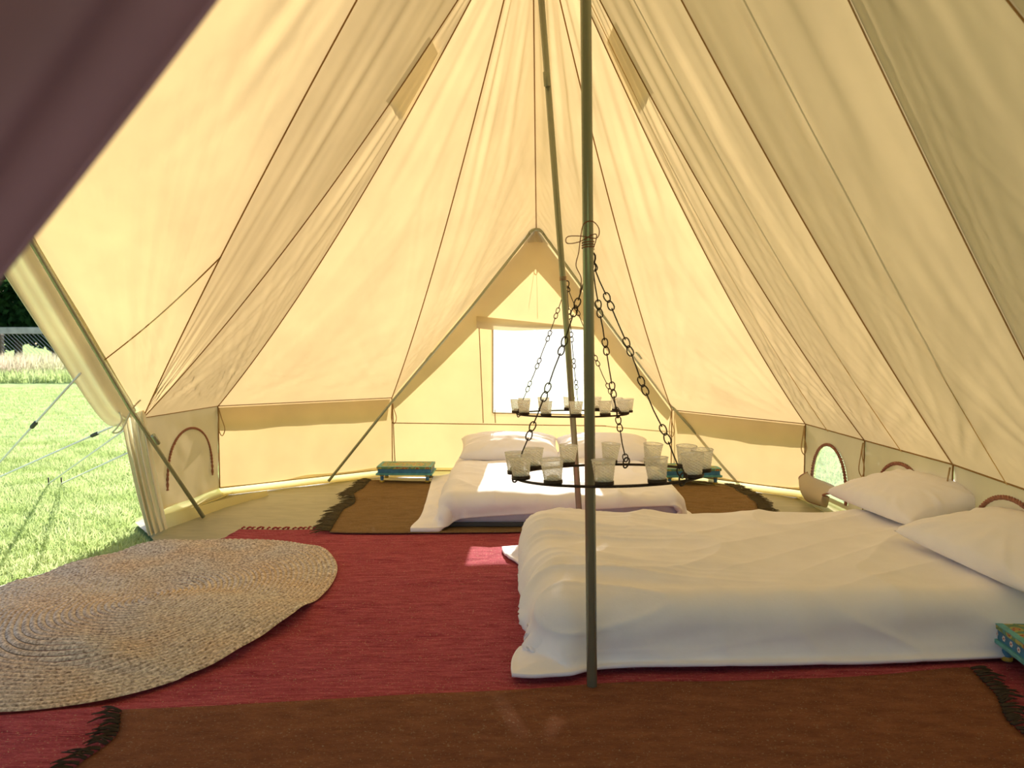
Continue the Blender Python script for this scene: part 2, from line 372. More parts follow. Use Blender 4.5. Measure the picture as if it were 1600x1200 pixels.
SE = [  # order: from the far apex clockwise seen from above (right side), round to the left
 ('AF', seam_line(TB, AF, .10)), ('DR', seam_line(TB, DR, .17)), ('R1', seam_line(TB, R1, .17)), ('R2', seam_line(ridge(3.7), R2, .15)),
 ('R3', seam_line(ridge(2.9), R3, .10)), ('R4', seam_line(TF, R4, .07)), ('R5', seam_line(TF, R5, .12)), ('NR', seam_line(TF, NR, .1)),
 ('AN', seam_line(TF, AN, .05)), ('NL', seam_line(TF, NL, .1)), ('L4', seam_line(TF, L4, .1)), ('L3', seam_line(TF, L3, .1)),
 ('AL', seam_line(ridge(2.2), AL, .05)), ('L2', seam_line(ridge(2.45), L2, .10, (-.10, 0, 0))), ('L2b', seam_line(TB, L2, .15)), ('L1', seam_line(TB, L1, .17)), ('DL', seam_line(TB, DL, .17))]
ceiling = empty('ceiling'); tag(ceiling, 'ceiling of pale yellow canvas roof panels rising to the ridge', kind='structure')
def panel(fa, fb, nu=36, nv=90, wr=1.0, k=0):
    P = np.zeros((nu, nv, 3)); us = np.linspace(0, 1, nu); vs = np.linspace(0, 1, nv)
    A = np.array([fa(v) for v in vs]); B = np.array([fb(v) for v in vs])
    wid = np.linalg.norm(A-B, axis=1)
    for i, u in enumerate(us): P[i] = A*(1-u)+B*u
    cen = np.cross(A[nv-1]-A[0], B[nv-1]-A[0]); L = np.linalg.norm(cen); cen = cen/L if L > 1e-6 else np.array([0, 0, 1.])
    if cen[2] > 0: cen = -cen                # inward/down
    U, Vv = np.meshgrid(us, vs, indexing='ij'); Wd = np.broadcast_to(wid, U.shape)
    edge = 4*U*(1-U)
    # shallow belly, pull folds fanning from the lower corners, long folds near the top
    belly = .035*np.clip(Wd, 0, 1.4)*edge*np.sin(Vv*PI)
    s = U*Wd
    fold = 0
    for c, du in ((0, U), (1, 1-U)):
        ang = np.arctan2(du*Wd, (1.02-Vv)*2.6+.02)
        rad = np.hypot(du*Wd, (1.02-Vv)*2.6)
        fold = fold+vnoise(ang*44+c*9+k*5, rad*.7+k, k % 4)*.008*np.exp(-rad/.6)*np.clip(rad/.25, 0, 1)
    longf = vnoise(s*16/np.clip(.3+Wd, .3, 1.4)+k*3, Vv*2.2+k, (k+1) % 4)*.0045*(.35+1.3*np.exp(-((Vv-.25)/.25)**2))*edge**.5
    diag = fnoise(s*6+Vv*1.5+k*2, Vv*1.6+k*1.7-s*.5, (k+2) % 4, 3)*.0028*edge**.5
    d = (belly+wr*(fold*np.clip(edge*2.5, 0, 1)+longf+diag))*np.sin(np.clip(Vv*12, 0, PI/2))
    d = d*np.clip((1-Vv)*14, 0, 1)
    return P+cen[None, None]*d[..., None]
for i in range(len(SE)):
    a, fa = SE[i]; b, fb = SE[(i+1) % len(SE)]
    if (a, b) == ('L2', 'L2b'):
        pass
    P = panel(fa, fb, 44 if a not in ('L4', 'NL', 'AN', 'NR') else 14, 110 if a not in ('L4', 'NL', 'AN', 'NR') else 30, 2.0 if a in ('L2', 'L2b', 'L1', 'DL', 'AF', 'DR', 'AL', 'R1', 'R2') else 1.35, i)
    grid_obj('roof_panel', P, M['canvas'], ceiling)
# ridge is closed by the panel whose two seams start at different ridge points; seams:
def ribbon(f, w, mat, parent, inset=.006, n=60, name='seam', v0=0., v1=1., ctr=Vector((0, 3.2, 1.0))):
    mb = MB(); V = []
    for k in range(n+1):
        v = v0+(v1-v0)*k/n; p = Vector(f(v)); q = Vector(f(min(1, v+.01))); r = Vector(f(max(0, v-.01))); t = (q-r).normalized()
        nrm = (ctr-p); nrm = (nrm-t*nrm.dot(t)).normalized(); sd_ = t.cross(nrm)
        c = p+nrm*inset
        V += [c-sd_*w/2-nrm*.002, c+nrm*.002, c+sd_*w/2-nrm*.002]
    F = []
    for k in range(n):
        a = k*3
        F += [(a, a+1, a+4, a+3), (a+1, a+2, a+5, a+4)]
    mb.add(V, F); return mb.obj(name, mat, parent)
for nme, f in SE:
    if nme in ('L2b',): continue
    wide = nme in ('L2', 'R3', 'R4', 'AL')
    ribbon(f, .013 if wide else .008, M['seam'], ceiling)
ribbon(SE[14][1], .008, M['seam'], ceiling)
# faint joins between canvas widths, in the middle of panels
for ia, u in ((2, .45), (3, .5), (4, .45), (13, .0), (15, .0)):
    if u == 0: continue
    fa = SE[ia][1]; fb = SE[ia+1][1]
    Pm = None
    def fm(v, fa=fa, fb=fb, u=u): return Vector(fa(v)).lerp(Vector(fb(v)), u)-Vector((0, 0, .02))
    ribbon(fm, .005, M['seam_faint'], ceiling, .004, v0=.05, v1=.99)
# reinforcing seam across the left door canopy
fL2, fAL = SE[13][1], SE[12][1]
pa = atY(335, 400, 4.0)
vv = min(np.linspace(0, 1, 200), key=lambda v: abs((lambda q: 600-F_PX*((q.z-CZ)*math.cos(TH)+q.y*math.sin(TH))/(q.y*math.cos(TH)-(q.z-CZ)*math.sin(TH)))(Vector(fL2(v)))-400))
A_ = Vector(fL2(vv)); B_ = L2.lerp(AL, .30)
ribbon(lambda t: A_.lerp(B_, t)-Vector((0, 0, .02*math.sin(t*PI))), .013, M['seam'], ceiling, .008, 30)
# doubled patches of canvas near the top
for ia, ib, v0, v1 in ((14, 15, .22, .32), (2, 3, .20, .30)):
    fa, fb = SE[ia][1], SE[ib][1]
    P = np.zeros((6, 8, 3))
    for i in range(6):
        for j in range(8):
            P[i, j] = Vector(fa(lerp(v0, v1, j/7))).lerp(Vector(fb(lerp(v0, v1, j/7))), i/5)+Vector((0, 0, .03))
    grid_obj('reinforcing_patch', P, M['patch'], ceiling)

# walls -----------------------------------------------------------
LOW = .055
def wall_pt(A, B, s, z, out=0.0):
    """point on the wall between eave posts A and B at fraction s and height z"""
    p = A.lerp(B, s); d = (B-A); nrm = Vector((d.y, -d.x, 0)).normalized()
    c = Vector((0, 3.3, 0))-p
    if nrm.dot(Vector((c.x, c.y, 0))) > 0: nrm = -nrm
    return Vector((p.x, p.y, z))+nrm*out
def top_h(A, B, s): return A.z+(B.z-A.z)*s+.003
def wall_panel(name, A, B, mat, parent, k=0, z0=LOW, out=0., s0=0., s1=1., amp=.007, zt=None, nu=40, nv=22):
    P = np.zeros((nu, nv, 3)); L = (B-A).length
    for i in range(nu):
        s = lerp(s0, s1, i/(nu-1)); ht = top_h(A, B, s) if zt is None else zt(s)
        for j in range(nv):
            z = lerp(z0, ht, j/(nv-1))
            o = amp*float(fnoise(s*L*5+z*4+k*3.3, z*3-s*L*2+k, k % 4, 3))+.03*math.sin(s*PI)*math.sin((z-z0)/max(ht-z0, .01)*PI)*-.6
            o *= min(1, 6*(1-j/(nv-1)))
            P[i, j] = wall_pt(A, B, s, z, out+o)
    return grid_obj(name, P, mat, parent)
wall_far = tag(empty('wall_far'), 'low far wall of sunlit yellow canvas around the far doorway', kind='structure')
wall_right = tag(empty('wall_right'), 'low right wall of beige canvas with arched windows', kind='structure')
wall_left = tag(empty('wall_left'), 'low left wall of canvas with an arched window beside the door', kind='structure')
wall_front = tag(empty('wall_front'), 'low near wall of canvas beside the entrance', kind='structure')
def valance(A, B, parent, k, z0=.14):
    nu, nv = 30, 8; P = np.zeros((nu, nv, 3))
    for i in range(nu):
        s = i/(nu-1); ht = top_h(A, B, s); d = z0*(1+.12*float(vnoise(s*5+k, .5)))
        for j in range(nv):
            t = j/(nv-1); P[i, j] = wall_pt(A, B, s, ht-d*t, .02+.04*t)
    return grid_obj('valance', P, M['canvas_thick'], parent)
def edge_line(A, B, z, parent, r=.004, mat='seam', out=-.006):
    pts = [wall_pt(A, B, s, (top_h(A, B, s) if z is None else z), out) for s in np.linspace(0, 1, 24)]
    return MB().tube(pts, r, 5).obj('seam', M[mat], parent)
def lip(A, B, parent, k=0):
    nu, nv = 30, 6; P = np.zeros((nu, nv, 3))
    prof = [(.0, .075), (-.005, .05), (-.02, .025), (-.05, .012), (-.09, .014), (-.115, .03)]
    for i in range(nu):
        s = i/(nu-1); w_ = 1+.2*float(vnoise(s*6+k, 2.5))
        for j, (o, z) in enumerate(prof): P[i, j] = wall_pt(A, B, s, z*w_, o*w_+.01)
    return grid_obj('groundsheet_lip', P, M['lip'], parent)
def post_seam(A, parent):
    c = Vector((0, 3.3, 0))-A; c.z = 0; c.normalize(); 
    pts = [Vector((A.x, A.y, z))+c*.006 for z in np.linspace(LOW, A.z, 10)]
    return MB().tube(pts, .0045, 5).obj('seam', M['seam'], parent)
for A, B, par, k in ((DL, L1, wall_far, 1), (DR, R1, wall_far, 2)):
    wall_panel('wall_panel', A, B, M['canvas'], par, k); valance(A, B, par, k)
    edge_line(A, B, None, par); edge_line(A, B, LOW, par); lip(A, B, par, k)
for A in (DL, DR, L1, R1): post_seam(A, wall_far)
def arch_xy(L, c, hw, z0, zt, n=28):
    """arch outline in (along, height): starts lower left, over the top, ends lower right"""
    out = []
    for k in range(n+1):
        a = PI-PI*k/n; out.append((c+hw*math.cos(a)*(1.0), z0+(zt-z0)*(math.sin(a)**.75 if math.sin(a) > 0 else 0)))
    return out
def braid_on(A, B, outline, parent, r=.0065, off=-.014, L=1., name='braided_piping'):
    base = [wall_pt(A, B, x/L, z, off) for x, z in outline]; base = curve_pts(base, 6)
    mb = MB()
    for ph in (0, PI):
        pts = []
        for i, p in enumerate(base):
            t = (base[min(i+1, len(base)-1)]-base[max(i-1, 0)]).normalized(); n1 = t.orthogonal().normalized(); n2 = t.cross(n1)
            a = i*.95+ph; pts.append(p+(n1*math.cos(a)+n2*math.sin(a))*r*.7)
        mb.tube(pts, r*.75, 5)
    return mb.obj(name, M['braid'], parent)
def wall_with_hole(A, B, outline, parent, L, k):
    bm = bmesh.new(); vs = []
    def ringv(pts): return [bm.verts.new(wall_pt(A, B, x/L, z, 0)) for x, z in pts]
    outer = []
    for s in np.linspace(0, 1, 14): outer.append((s*L, LOW))
    for z in np.linspace(LOW, B.z, 6)[1:-1]: outer.append((L, z))
    for s in np.linspace(1, 0, 14): outer.append((s*L, top_h(A, B, s)))
    for z in np.linspace(A.z, LOW, 6)[1:-1]: outer.append((0, z))
    o = ringv(outer); i_ = ringv(outline)
    ed = [bm.edges.new((o[q], o[(q+1) % len(o)])) for q in range(len(o))]+[bm.edges.new((i_[q], i_[(q+1) % len(i_)])) for q in range(len(i_))]
    bmesh.ops.triangle_fill(bm, use_beauty=True, edges=ed)
    me = bpy.data.meshes.new('wall_panel'); bm.to_mesh(me); bm.free(); me.materials.append(M['canvas_wall'])
    return link(bpy.data.objects.new('wall_panel', me), parent)
def fill_poly(pts, name, mat, parent):
    return mesh_obj(name, pts, [tuple(range(len(pts)))], mat, parent, False)
def tie(A, parent, k=0, dz=.20, w=.03):
    c = Vector((0, 3.3, 0))-A; c.z = 0; c.normalize(); sd_ = Vector((-c.y, c.x, 0)); p0 = A+c*.02-Vector((0, 0, .01))
    pts = [p0, p0+c*.02+sd_*w*.3-Vector((0, 0, dz*.35)), p0+c*.025+sd_*w-Vector((0, 0, dz*.75)), p0+c*.02+sd_*w*.4-Vector((0, 0, dz)),
           p0+c*.02-sd_*w*.35-Vector((0, 0, dz*.8)), p0+c*.01-sd_*w*.2-Vector((0, 0, dz*.35)), p0+c*.004]
    return MB().tube(curve_pts(pts, 5), .0035, 4).obj('tie_tape', M['tape'], parent)
# left wall with closed arched window
Lw = (L2-L1).length
wall_panel('wall_panel', L2, L1, M['canvas_wall'], wall_left, 4); edge_line(L2, L1, None, wall_left, .003); lip(L2, L1, wall_left, 3)
ol = arch_xy(Lw, Lw*.56, Lw*.31, .17, .535); braid_on(L2, L1, ol, wall_left, L=Lw)
for P_ in (L1, DL, DR, R1, R2, R3): tie(P_, wall_left if P_ is L1 else (wall_right if P_ in (R2, R3) else wall_far))
# right walls
Lr = (R2-R1).length; olr = arch_xy(Lr, Lr*.47, Lr*.30, .085, .435)
wall_with_hole(R1, R2, olr, wall_right, Lr, 1); braid_on(R1, R2, olr, wall_right, .008, L=Lr)
win2 = tag(empty('window_2'), 'open arched side window with pale green mesh', kind='structure')
fill_poly([wall_pt(R1, R2, x/Lr, z, .012) for x, z in olr], 'window_net', M['net'], win2)
# the window's canvas flap, folded down inside
nu, nv = 24, 14; P = np.zeros((nu, nv, 3))
for i in range(nu):
    u = i/(nu-1); x = Lr*(.14+.60*u)
    for j in range(nv):
        t = j/(nv-1); ztop = .205-.04*u; zbot = .035+.13*abs(2*u-1)**4*.8
        z = lerp(ztop, zbot, t); bulge = -.03-.10*math.sin(t*PI*.8)*(.6+.5*u)-.02*math.sin(u*7)
        P[i, j] = wall_pt(R1, R2, x/Lr, z, bulge)
fl = grid_obj('window_flap', P, M['canvas_wall'], win2); fl.modifiers.new('s', 'SOLIDIFY').thickness = .003
ed = [Vector(P[0, j]) for j in range(nv)]+[Vector(P[i, nv-1]) for i in range(1, nv)]+[Vector(P[nu-1, j]) for j in range(nv-2, -1, -1)]
MB().tube(ed, .006, 5).obj('braided_piping', M['braid'], win2)
L_ = (R3-R2).length; wall_panel('wall_panel', R2, R3, M['canvas_wall'], wall_right, 6)
braid_on(R2, R3, arch_xy(L_, L_*.50, L_*.32, .12, .455), wall_right, .008, L=L_)
L_ = (R4-R3).length; wall_panel('wall_panel', R3, R4, M['canvas_wall'], wall_right, 7)
braid_on(R3, R4, arch_xy(L_, L_*.48, L_*.30, .12, .47), wall_right, .008, L=L_)
wall_panel('wall_panel', R4, R5, M['canvas_wall'], wall_right, 8)
for A, B in ((R1, R2), (R2, R3), (R3, R4), (R4, R5)): edge_line(A, B, None, wall_right, .004); lip(A, B, wall_right, 5)
for A in (R2, R3, R4): post_seam(A, wall_right)
wall_panel('wall_panel', R5, NR, M['canvas_wall'], wall_front, 9); wall_panel('wall_panel', NL, L4, M['canvas_wall'], wall_front, 10)
wall_panel('wall_panel', L4, L3, M['canvas_wall'], wall_left, 11)

# far doorway: triangular canvas with a netted window -------------------------------------------------
door1 = tag(empty('door_1'), 'far canvas door with a square netted window', kind='structure')
YD = 6.14
def dpt(px, py, dy=0): return atY(px, py, YD+dy)
wx0, wx1, wzt, wzb = 770, 915, 503, 645
a0, a1 = atY(613, 745, 6.22), atY(1050, 748, 6.05)
apx = dpt(838, 372); 
bm = bmesh.new()
outer = [H(DL.x, DL.y, LOW), H(DR.x, DR.y, LOW), H(DR.x, DR.y, DR.z), Vector(AF), H(DL.x, DL.y, DL.z)]
inner = [dpt(wx0, wzb), dpt(wx1, wzb+3), dpt(wx1, wzt+10), dpt(wx0, wzt)]
def loop(pts, n=10):
    out = []
    for i in range(len(pts)):
        for k in range(n): out.append(bm.verts.new(pts[i].lerp(pts[(i+1) % len(pts)], k/n)))
    return out, [bm.edges.new((out[i], out[(i+1) % len(out)])) for i in range(len(out))]
o_, e1 = loop(outer); i_, e2 = loop(inner, 4)
bmesh.ops.triangle_fill(bm, use_beauty=True, edges=e1+e2)
bmesh.ops.subdivide_edges(bm, edges=bm.edges[:], cuts=3, use_grid_fill=True)
for v in bm.verts:
    v.co.y += .010*float(fnoise(v.co.x*5, v.co.z*2.2+v.co.x*2, 1, 3))
me = bpy.data.meshes.new('door_canvas'); bm.to_mesh(me); bm.free(); me.materials.append(M['canvas']); me.polygons.foreach_set('use_smooth', [True]*len(me.polygons))
link(bpy.data.objects.new('door_canvas', me), door1)
for p, q in (((613, 661), (1050, 667)), ((748, 500), (755, 661)), ((773, 640), (774, 661)), ((914, 560), (914, 664)), ((838, 400), (840, 498)), ((838, 394), (826, 480)), ((613, 625), (618, 745)), ((1051, 640), (1051, 748))):
    a, b = dpt(*p, -.03), dpt(*q, -.03)
    MB().tube([a.lerp(b, t)+Vector((0, .004*math.sin(t*9), 0)) for t in np.linspace(0, 1, 10)], .004 if p[0] != 838 else .0015, 5).obj('seam', M['seam'] if p[0] != 838 else M['seam_faint'], door1)
edge_line(H(a0.x, 6.2, .6), H(a1.x, 6.1, .6), LOW, door1); lip(H(a0.x, 6.2, .6), H(a1.x, 6.1, .6), door1, 9)
tie(dpt(836, 405, -.06), door1, dz=.11, w=.02)
win1 = tag(empty('window_1'), 'square netted window of the far door glowing white', kind='structure')
inn = [dpt(wx0-3, wzb+3, .02), dpt(wx1+3, wzb+6, .02), dpt(wx1+3, wzt+7, .02), dpt(wx0-3, wzt-3, .02)]
fill_poly(inn, 'window_net', M['net'], win1)
fr = MB()
for i in range(4):
    a, b = inner[i], inner[(i+1) % 4]; fr.tube([a-Vector((0, .012, 0)), b-Vector((0, .012, 0))], .006, 6)
fr.obj('window_frame', M['canvas_thick'], win1)
# rolled-up blind above the window
nu, nv = 30, 12; P = np.zeros((nu, nv, 3))
for i in range(nu):
    u = i/(nu-1); sg = .02*math.sin(u*PI); 
    a = dpt(lerp(745, 916, u), lerp(494, 512, u)); b = dpt(lerp(745, 930, u), lerp(513, 518, u)+10*math.sin(u*PI)**2*0)
    for j in range(nv):
        t = j/(nv-1); P[i, j] = a.lerp(b, t)+Vector((0, -.03-.04*math.sin(t*PI), -.012*math.sin(u*6)*t))
grid_obj('rolled_blind', P, M['canvas_thick'], win1)
# doubled canvas along both sides of the doorway, outside
for side, corner, ix, jx in ((0, DL, 840, 700), (1, DR, 836, 960)):
    P = np.zeros((24, 8, 3)); A = AF+Vector((0, .02, 0)); B = corner+Vector((0, .01, 0))
    for i in range(24):
        t = i/23; w_ = .22*(1-t)**.8+.02
        for j in range(8):
            s = j/7; P[i, j] = A.lerp(B, t)+Vector(((.03 if side == 0 else -.03)*s, .02+.10*s, -w_*s))
    grid_obj('valance', P, M['canvas_thick'], door1)
P = np.zeros((12, 6, 3))
for i in range(12):
    for j in range(6):
        u = i/11*2-1; v = j/5; P[i, j] = AF+Vector((u*.10*v, -.02+.08*abs(u), .03-v*.14))
grid_obj('apex_patch', P, M['canvas_thick'], door1)

# A-frame and centre poles
def pole_thing(name, pts, r, label, bands=(), foot=None):
    t = empty(name, pts[0]); tag(t, label, 'pole'); o = Vector(pts[0])
    MB().tube([Vector(p)-o for p in pts], r, 20).obj('tube', M['pole'], t)
    a, b = Vector(pts[0])-o, Vector(pts[-1])-o
    for f in bands:
        p = a.lerp(b, f); d = (b-a).normalized()
        MB().tube([p-d*.035, p-d*.033, p+d*.033, p+d*.035], [r*1.0, r*1.09, r*1.09, r*1.0], 20).obj('joint_sleeve', M['pole'], t)
    if foot:
        MB().lathe([(0, -.004), (r*1.8, -.004), (r*1.9, .004), (r*1.3, .012), (r*.9, .014)], 20).obj('foot_cap', M['dark_base'], t)
    return t
b0 = atZ(925, 1078, .02); b0 = H(b0.x, b0.y, .018); t0 = atY(914.5, -90, b0.y-.02)
t0 = H(t0.x, t0.y, t0.z); dirp = (t0-b0).normalized(); tt = b0+dirp*((ZT-.02-b0.z)/dirp.z)
pole_thing('centre_pole', [b0, tt], .0168, 'bright steel tent pole at the front bed, nearest the camera', (), True)
c0 = atY(908, 845, 4.12); c0.z = .02; c1 = Vector((TB.x, TB.y, TB.z))-Vector((0, 0, .02))
mid = atY(886, 520, 4.05)
pole_thing('centre_pole', [c0, mid, c1], .0165, 'steel tent pole leaning at the foot of the far bed', (.73,), True)
fa = atZ(513, 752, .05); fb = atZ(1151, 748, .05)
ap = AF+Vector((0, -.05, -.02))
for f_, s_, lab in ((H(fa.x, 5.84, .03), -1, 'thin steel door pole sloping down to the left of the far bed'), (H(fb.x, 5.75, .03), 1, 'thin steel door pole sloping down to the right of the far bed')):
    x_, q = f_, None
    if s_ < 0: f_ = atY(513, 752, 5.80)
    else: f_ = atY(1151, 748, 5.75)
    f_.z = max(f_.z, .02); mid_ = atY(613 if s_ < 0 else 1048, 627 if s_ < 0 else 633, 6.02)
    pole_thing('door_pole', [f_, mid_, f_.lerp(ap, .7)*.2+mid_.lerp(ap, .55)*.8, ap+Vector((s_*.045, 0, -.02))], .011, lab, (.5,))
arc = [ap+Vector((math.sin(a)*.06, 0, .0+.05*math.cos(a)-.05)) for a in np.linspace(-1.1, 1.1, 10)]
el = tag(MB().tube(arc, .013, 10).obj('pole_elbow', M['pole']), 'curved steel elbow joining the far door poles at their top', 'pole joint')
lf = atZ(318, 808, .02); l1 = atY(203, 638, 4.40); la = AL+Vector((.05, 0, -.04))
pole_thing('door_pole', [lf, l1, atY(126, 508, 3.90), atY(54, 386, 3.52), la], .0125, 'steel door pole slanting across the arched window at the left door', (.3,))
pole_thing('door_pole', [H(-1.95, 1.55, .02), la+Vector((.0, -.03, 0))], .0125, 'steel door pole at the near side of the left door, behind the curtain')
for s_ in (-1, 1): pole_thing('door_pole', [H(.1+s_*1.45, .10, .02), AN+H(s_*.02, .05, -.04)], .0125, 'steel entrance pole on the %s of the camera' % ('left' if s_ < 0 else 'right'))

# left door: rolled canvas along the frame, gathered curtain below
door2 = tag(empty('door_2'), 'open left side door with its canvas flap tied back', kind='structure')
top_o = [atY(-60, 330, 3.25), atY(5, 430, 3.55), atY(80, 545, 3.95), atY(155, 655, 4.42), atY(190, 668, 4.5)]
top_i = [atY(-10, 262, 3.18), atY(54, 368, 3.52), atY(130, 497, 3.92), atY(196, 612, 4.36), atY(212, 642, 4.46)]
co, ci = curve_pts(top_o, 8), curve_pts(top_i, 8); nu = len(co); nv = 26; P = np.zeros((nu, nv, 3))
for i in range(nu):
    for j in range(nv):
        t = j/(nv-1); p = co[i].lerp(ci[i], t)
        dn = .045*math.sin(t*PI*2.6+.3)*(1-.3*i/nu)+.02*math.sin(t*PI*5+i*.08)
        P[i, j] = p+Vector((-.25*dn, dn*1.0, 0))
o = grid_obj('rolled_flap', P, M['canvas_outer'], door2); o.modifiers.new('s', 'SOLIDIFY').thickness = .004
nu, nv = 90, 40; P = np.zeros((nu, nv, 3))
tl, tr_ = atY(190, 655, 4.47), atY(226, 640, 4.52); bl, br = atZ(232, 836, .02), atZ(262, 826, .02)
ml, mr = atY(207, 745, 4.40), atY(243, 745, 4.47)
for i in range(nu):
    u = i/(nu-1)
    a = tl.lerp(tr_, u); m_ = ml.lerp(mr, u); b = bl.lerp(br, u)
    for j in range(nv):
        v = j/(nv-1); p = (a*(1-v)**2+m_*2*v*(1-v)*1.0+b*v*v)
        f = math.sin(u*PI*9+math.sin(v*3)*.8)*(.022+.008*math.sin(v*PI))+.01*math.sin(u*23+v*2)
        P[i, j] = p+Vector((f*.35, -f-.03*math.sin(u*PI), 0))
grid_obj('gathered_curtain', P, M['canvas_outer'], door2)
pts = [atY(184, 640, 4.4), atY(190, 655, 4.38), atY(183, 668, 4.36), atY(176, 676, 4.4), atY(190, 672, 4.4), atY(206, 640, 4.42), atY(224, 620, 4.47)]
MB().tube(curve_pts(pts, 6), .005, 5).obj('tie_cord', M['canvas_outer'], door2)
# strip along the threshold in front of the left wall panel
pl = [atZ(232, 836, .0), atZ(300, 815, .0), atZ(352, 796, .0), atZ(395, 783, .0), atZ(420, 775, 0)]
pc = curve_pts(pl, 8); nv = 6; P = np.zeros((len(pc), nv, 3))
for i, p in enumerate(pc):
    hgt = lerp(.085, .03, i/len(pc))
    for j in range(nv):
        t = j/(nv-1); P[i, j] = p+Vector((-.02*t, .03*t*t, hgt*t+.004))
grid_obj('threshold_strip', P, M['lip'], door2)

# floor (groundsheet) with slight undulation shared by everything that lies on it
def und(x, y): return .006*fnoise(np.asarray(x)*1.6+3, np.asarray(y)*1.6+1, 0, 2)+.009
def inside_poly_grid(name, poly_fn, nx, ny, z, mat, parent=None, wr=0, extra=None):
    P = np.zeros((nx, ny, 3))
    for i in range(nx):
        for j in range(ny):
            u, v = i/(nx-1), j/(ny-1); x, y = poly_fn(u, v); P[i, j] = (x, y, 0)
    X, Y = P[..., 0], P[..., 1]
    P[..., 2] = und(X, Y)+z+(wr(X, Y) if wr else 0)
    return grid_obj(name, P, mat, parent)
outl = [(DL.x, 6.35), (L1.x, L1.y+.03), (-2.32, 4.62), (-2.10, 4.33), (-1.95, 4.12), (-2.16, 3.78), (-2.36, 3.35), (-2.46, 2.9), (-2.45, 2.0), (-2.0, 1.0), (-1.2, -.1), (0, -.3), (1.2, -.1), (1.9, 1.2), (2.12, 2.5), (2.2, 3.6), (2.2, 4.5), (2.12, 5.4), (DR.x, 6.2)]
bm = bmesh.new(); vs = [bm.verts.new((x, y, 0)) for x, y in outl]; bm.faces.new(vs)
bmesh.ops.triangulate(bm, faces=bm.faces[:])
for _ in range(5): bmesh.ops.subdivide_edges(bm, edges=bm.edges[:], cuts=1, use_grid_fill=True)
for v in bm.verts:
    x, y = v.co.x, v.co.y; v.co.z = float(und(x, y))-.002+.003*float(fnoise(x*3, y*11+x*3, 2, 3))
if sum(f.normal.z for f in bm.faces) < 0: bmesh.ops.reverse_faces(bm, faces=bm.faces[:])
me = bpy.data.meshes.new('floor'); bm.to_mesh(me); bm.free(); me.materials.append(M['groundsheet']); me.polygons.foreach_set('use_smooth', [True]*len(me.polygons))
tag(link(bpy.data.objects.new('floor', me)), kind='structure')

# ------------------------------------------------------------------ rugs
def bil(c, wob=.012, k=0):
    c = [Vector(p) for p in c]
    def f(u, v):
        p = (c[0].lerp(c[1], u)).lerp(c[3].lerp(c[2], u), v)
        return p.x+wob*float(vnoise(v*6+k, u*3)), p.y+wob*float(vnoise(u*7+k*2, v*3+5))
    return f
def rug(name, corners, z, mat, fringe_mat, fringe_edges, label, wr, k=0, nx=90, ny=90, wob=.015, fl=.07):
    t = empty(name, (corners[0].x, corners[0].y, 0)); tag(t, label, 'rug'); o = Vector(t.location)
    f = bil(corners, wob, k); P = np.zeros((nx, ny, 3))
    for i in range(nx):
        for j in range(ny):
            x, y = f(i/(nx-1), j/(ny-1)); P[i, j] = (x, y, 0)
    P[..., 2] = und(P[..., 0], P[..., 1])+z+wr(P[..., 0], P[..., 1])
    Q = P-np.array(o); w = grid_obj('woven_field', Q, mat, t); s = w.modifiers.new('s', 'SOLIDIFY'); s.thickness = .006; s.offset = -1
    # fringe tassels: five shapes shared
    ms = []
    for q in range(5):
        mb = MB()
        for h in range(3):
            a = (rng.rand()-.5)*.9; l_ = fl*(.7+.6*rng.rand())
            pts = [Vector((h*.004-.004, 0, .002)), Vector((h*.004+a*l_*.3, l_*.5, .006+.004*rng.rand())), Vector((a*l_, l_, .001))]
            mb.tube(curve_pts(pts, 2), [.0035, .0035, .003, .003, .0012], 4)
        ob = mb.obj('tassel', fringe_mat, t); ms.append(ob)
    cnt = 0
    for e, step in fringe_edges:
        line = {0: P[:, 0], 1: P[-1, :], 2: P[:, -1], 3: P[0, :]}[e]
        inn_ = {0: P[:, 1], 1: P[-2, :], 2: P[:, -2], 3: P[1, :]}[e]
        L = np.concatenate([[0], np.cumsum(np.linalg.norm(np.diff(line, axis=0), axis=1))]); m_ = int(L[-1]/step)
        for q in range(m_):
            s_ = (q+.5)*step; x, y, z_ = [np.interp(s_, L, line[:, c]) for c in range(3)]; xi, yi = [np.interp(s_, L, inn_[:, c]) for c in range(2)]
            ang = math.atan2(y-yi, x-xi)-PI/2+random.uniform(-.35, .35)
            ob = ms[cnt % 5] if cnt < 5 else ms[cnt % 5].copy()
            if cnt >= 5: COL.objects.link(ob); ob.parent = t
            ob.location = Vector((x, y, z_+.001))-o; ob.rotation_euler = (0, 0, ang); cnt += 1
            if cnt > 290: break
    return t
# red: far-left corner, far-right, near-right, near-left
RR = [atZ(368, 822), H(2.0, 4.44, 0), H(1.98, 1.35, 0), H(-1.75, 1.75, 0)]
RR[0] = H(-1.60, 4.43, 0)
def wr_red(x, y): return .012*np.maximum(0, fnoise(x*1.1+y*1.5, y*8-x*1.3, 1, 2))+.002*fnoise(x*3, y*14, 3, 2)
rug('red_rug', [RR[3], RR[2], RR[1], RR[0]], .008, M['red_rug'], M['fringe_red'], ((2, .03),), 'large red woven rug covering the middle of the tent floor', wr_red, 1, 150, 130, fl=.035)
a = atZ(180, 1125); b = atZ(1490, 1052)
def wr_b(x, y): return .004*np.maximum(0, fnoise(x*1.2, y*4, 2, 2))
rug('brown_rug', [H(-1.08, 1.30, 0), H(1.34, 1.30, 0), H(1.50, 2.47, 0), H(-1.13, 2.185, 0)], .024, M['brown_rug'], M['fringe_brown'], ((1, .024), (3, .024)), 'dark brown fringed rug nearest the camera', wr_b, 3, 100, 50, wob=.03)
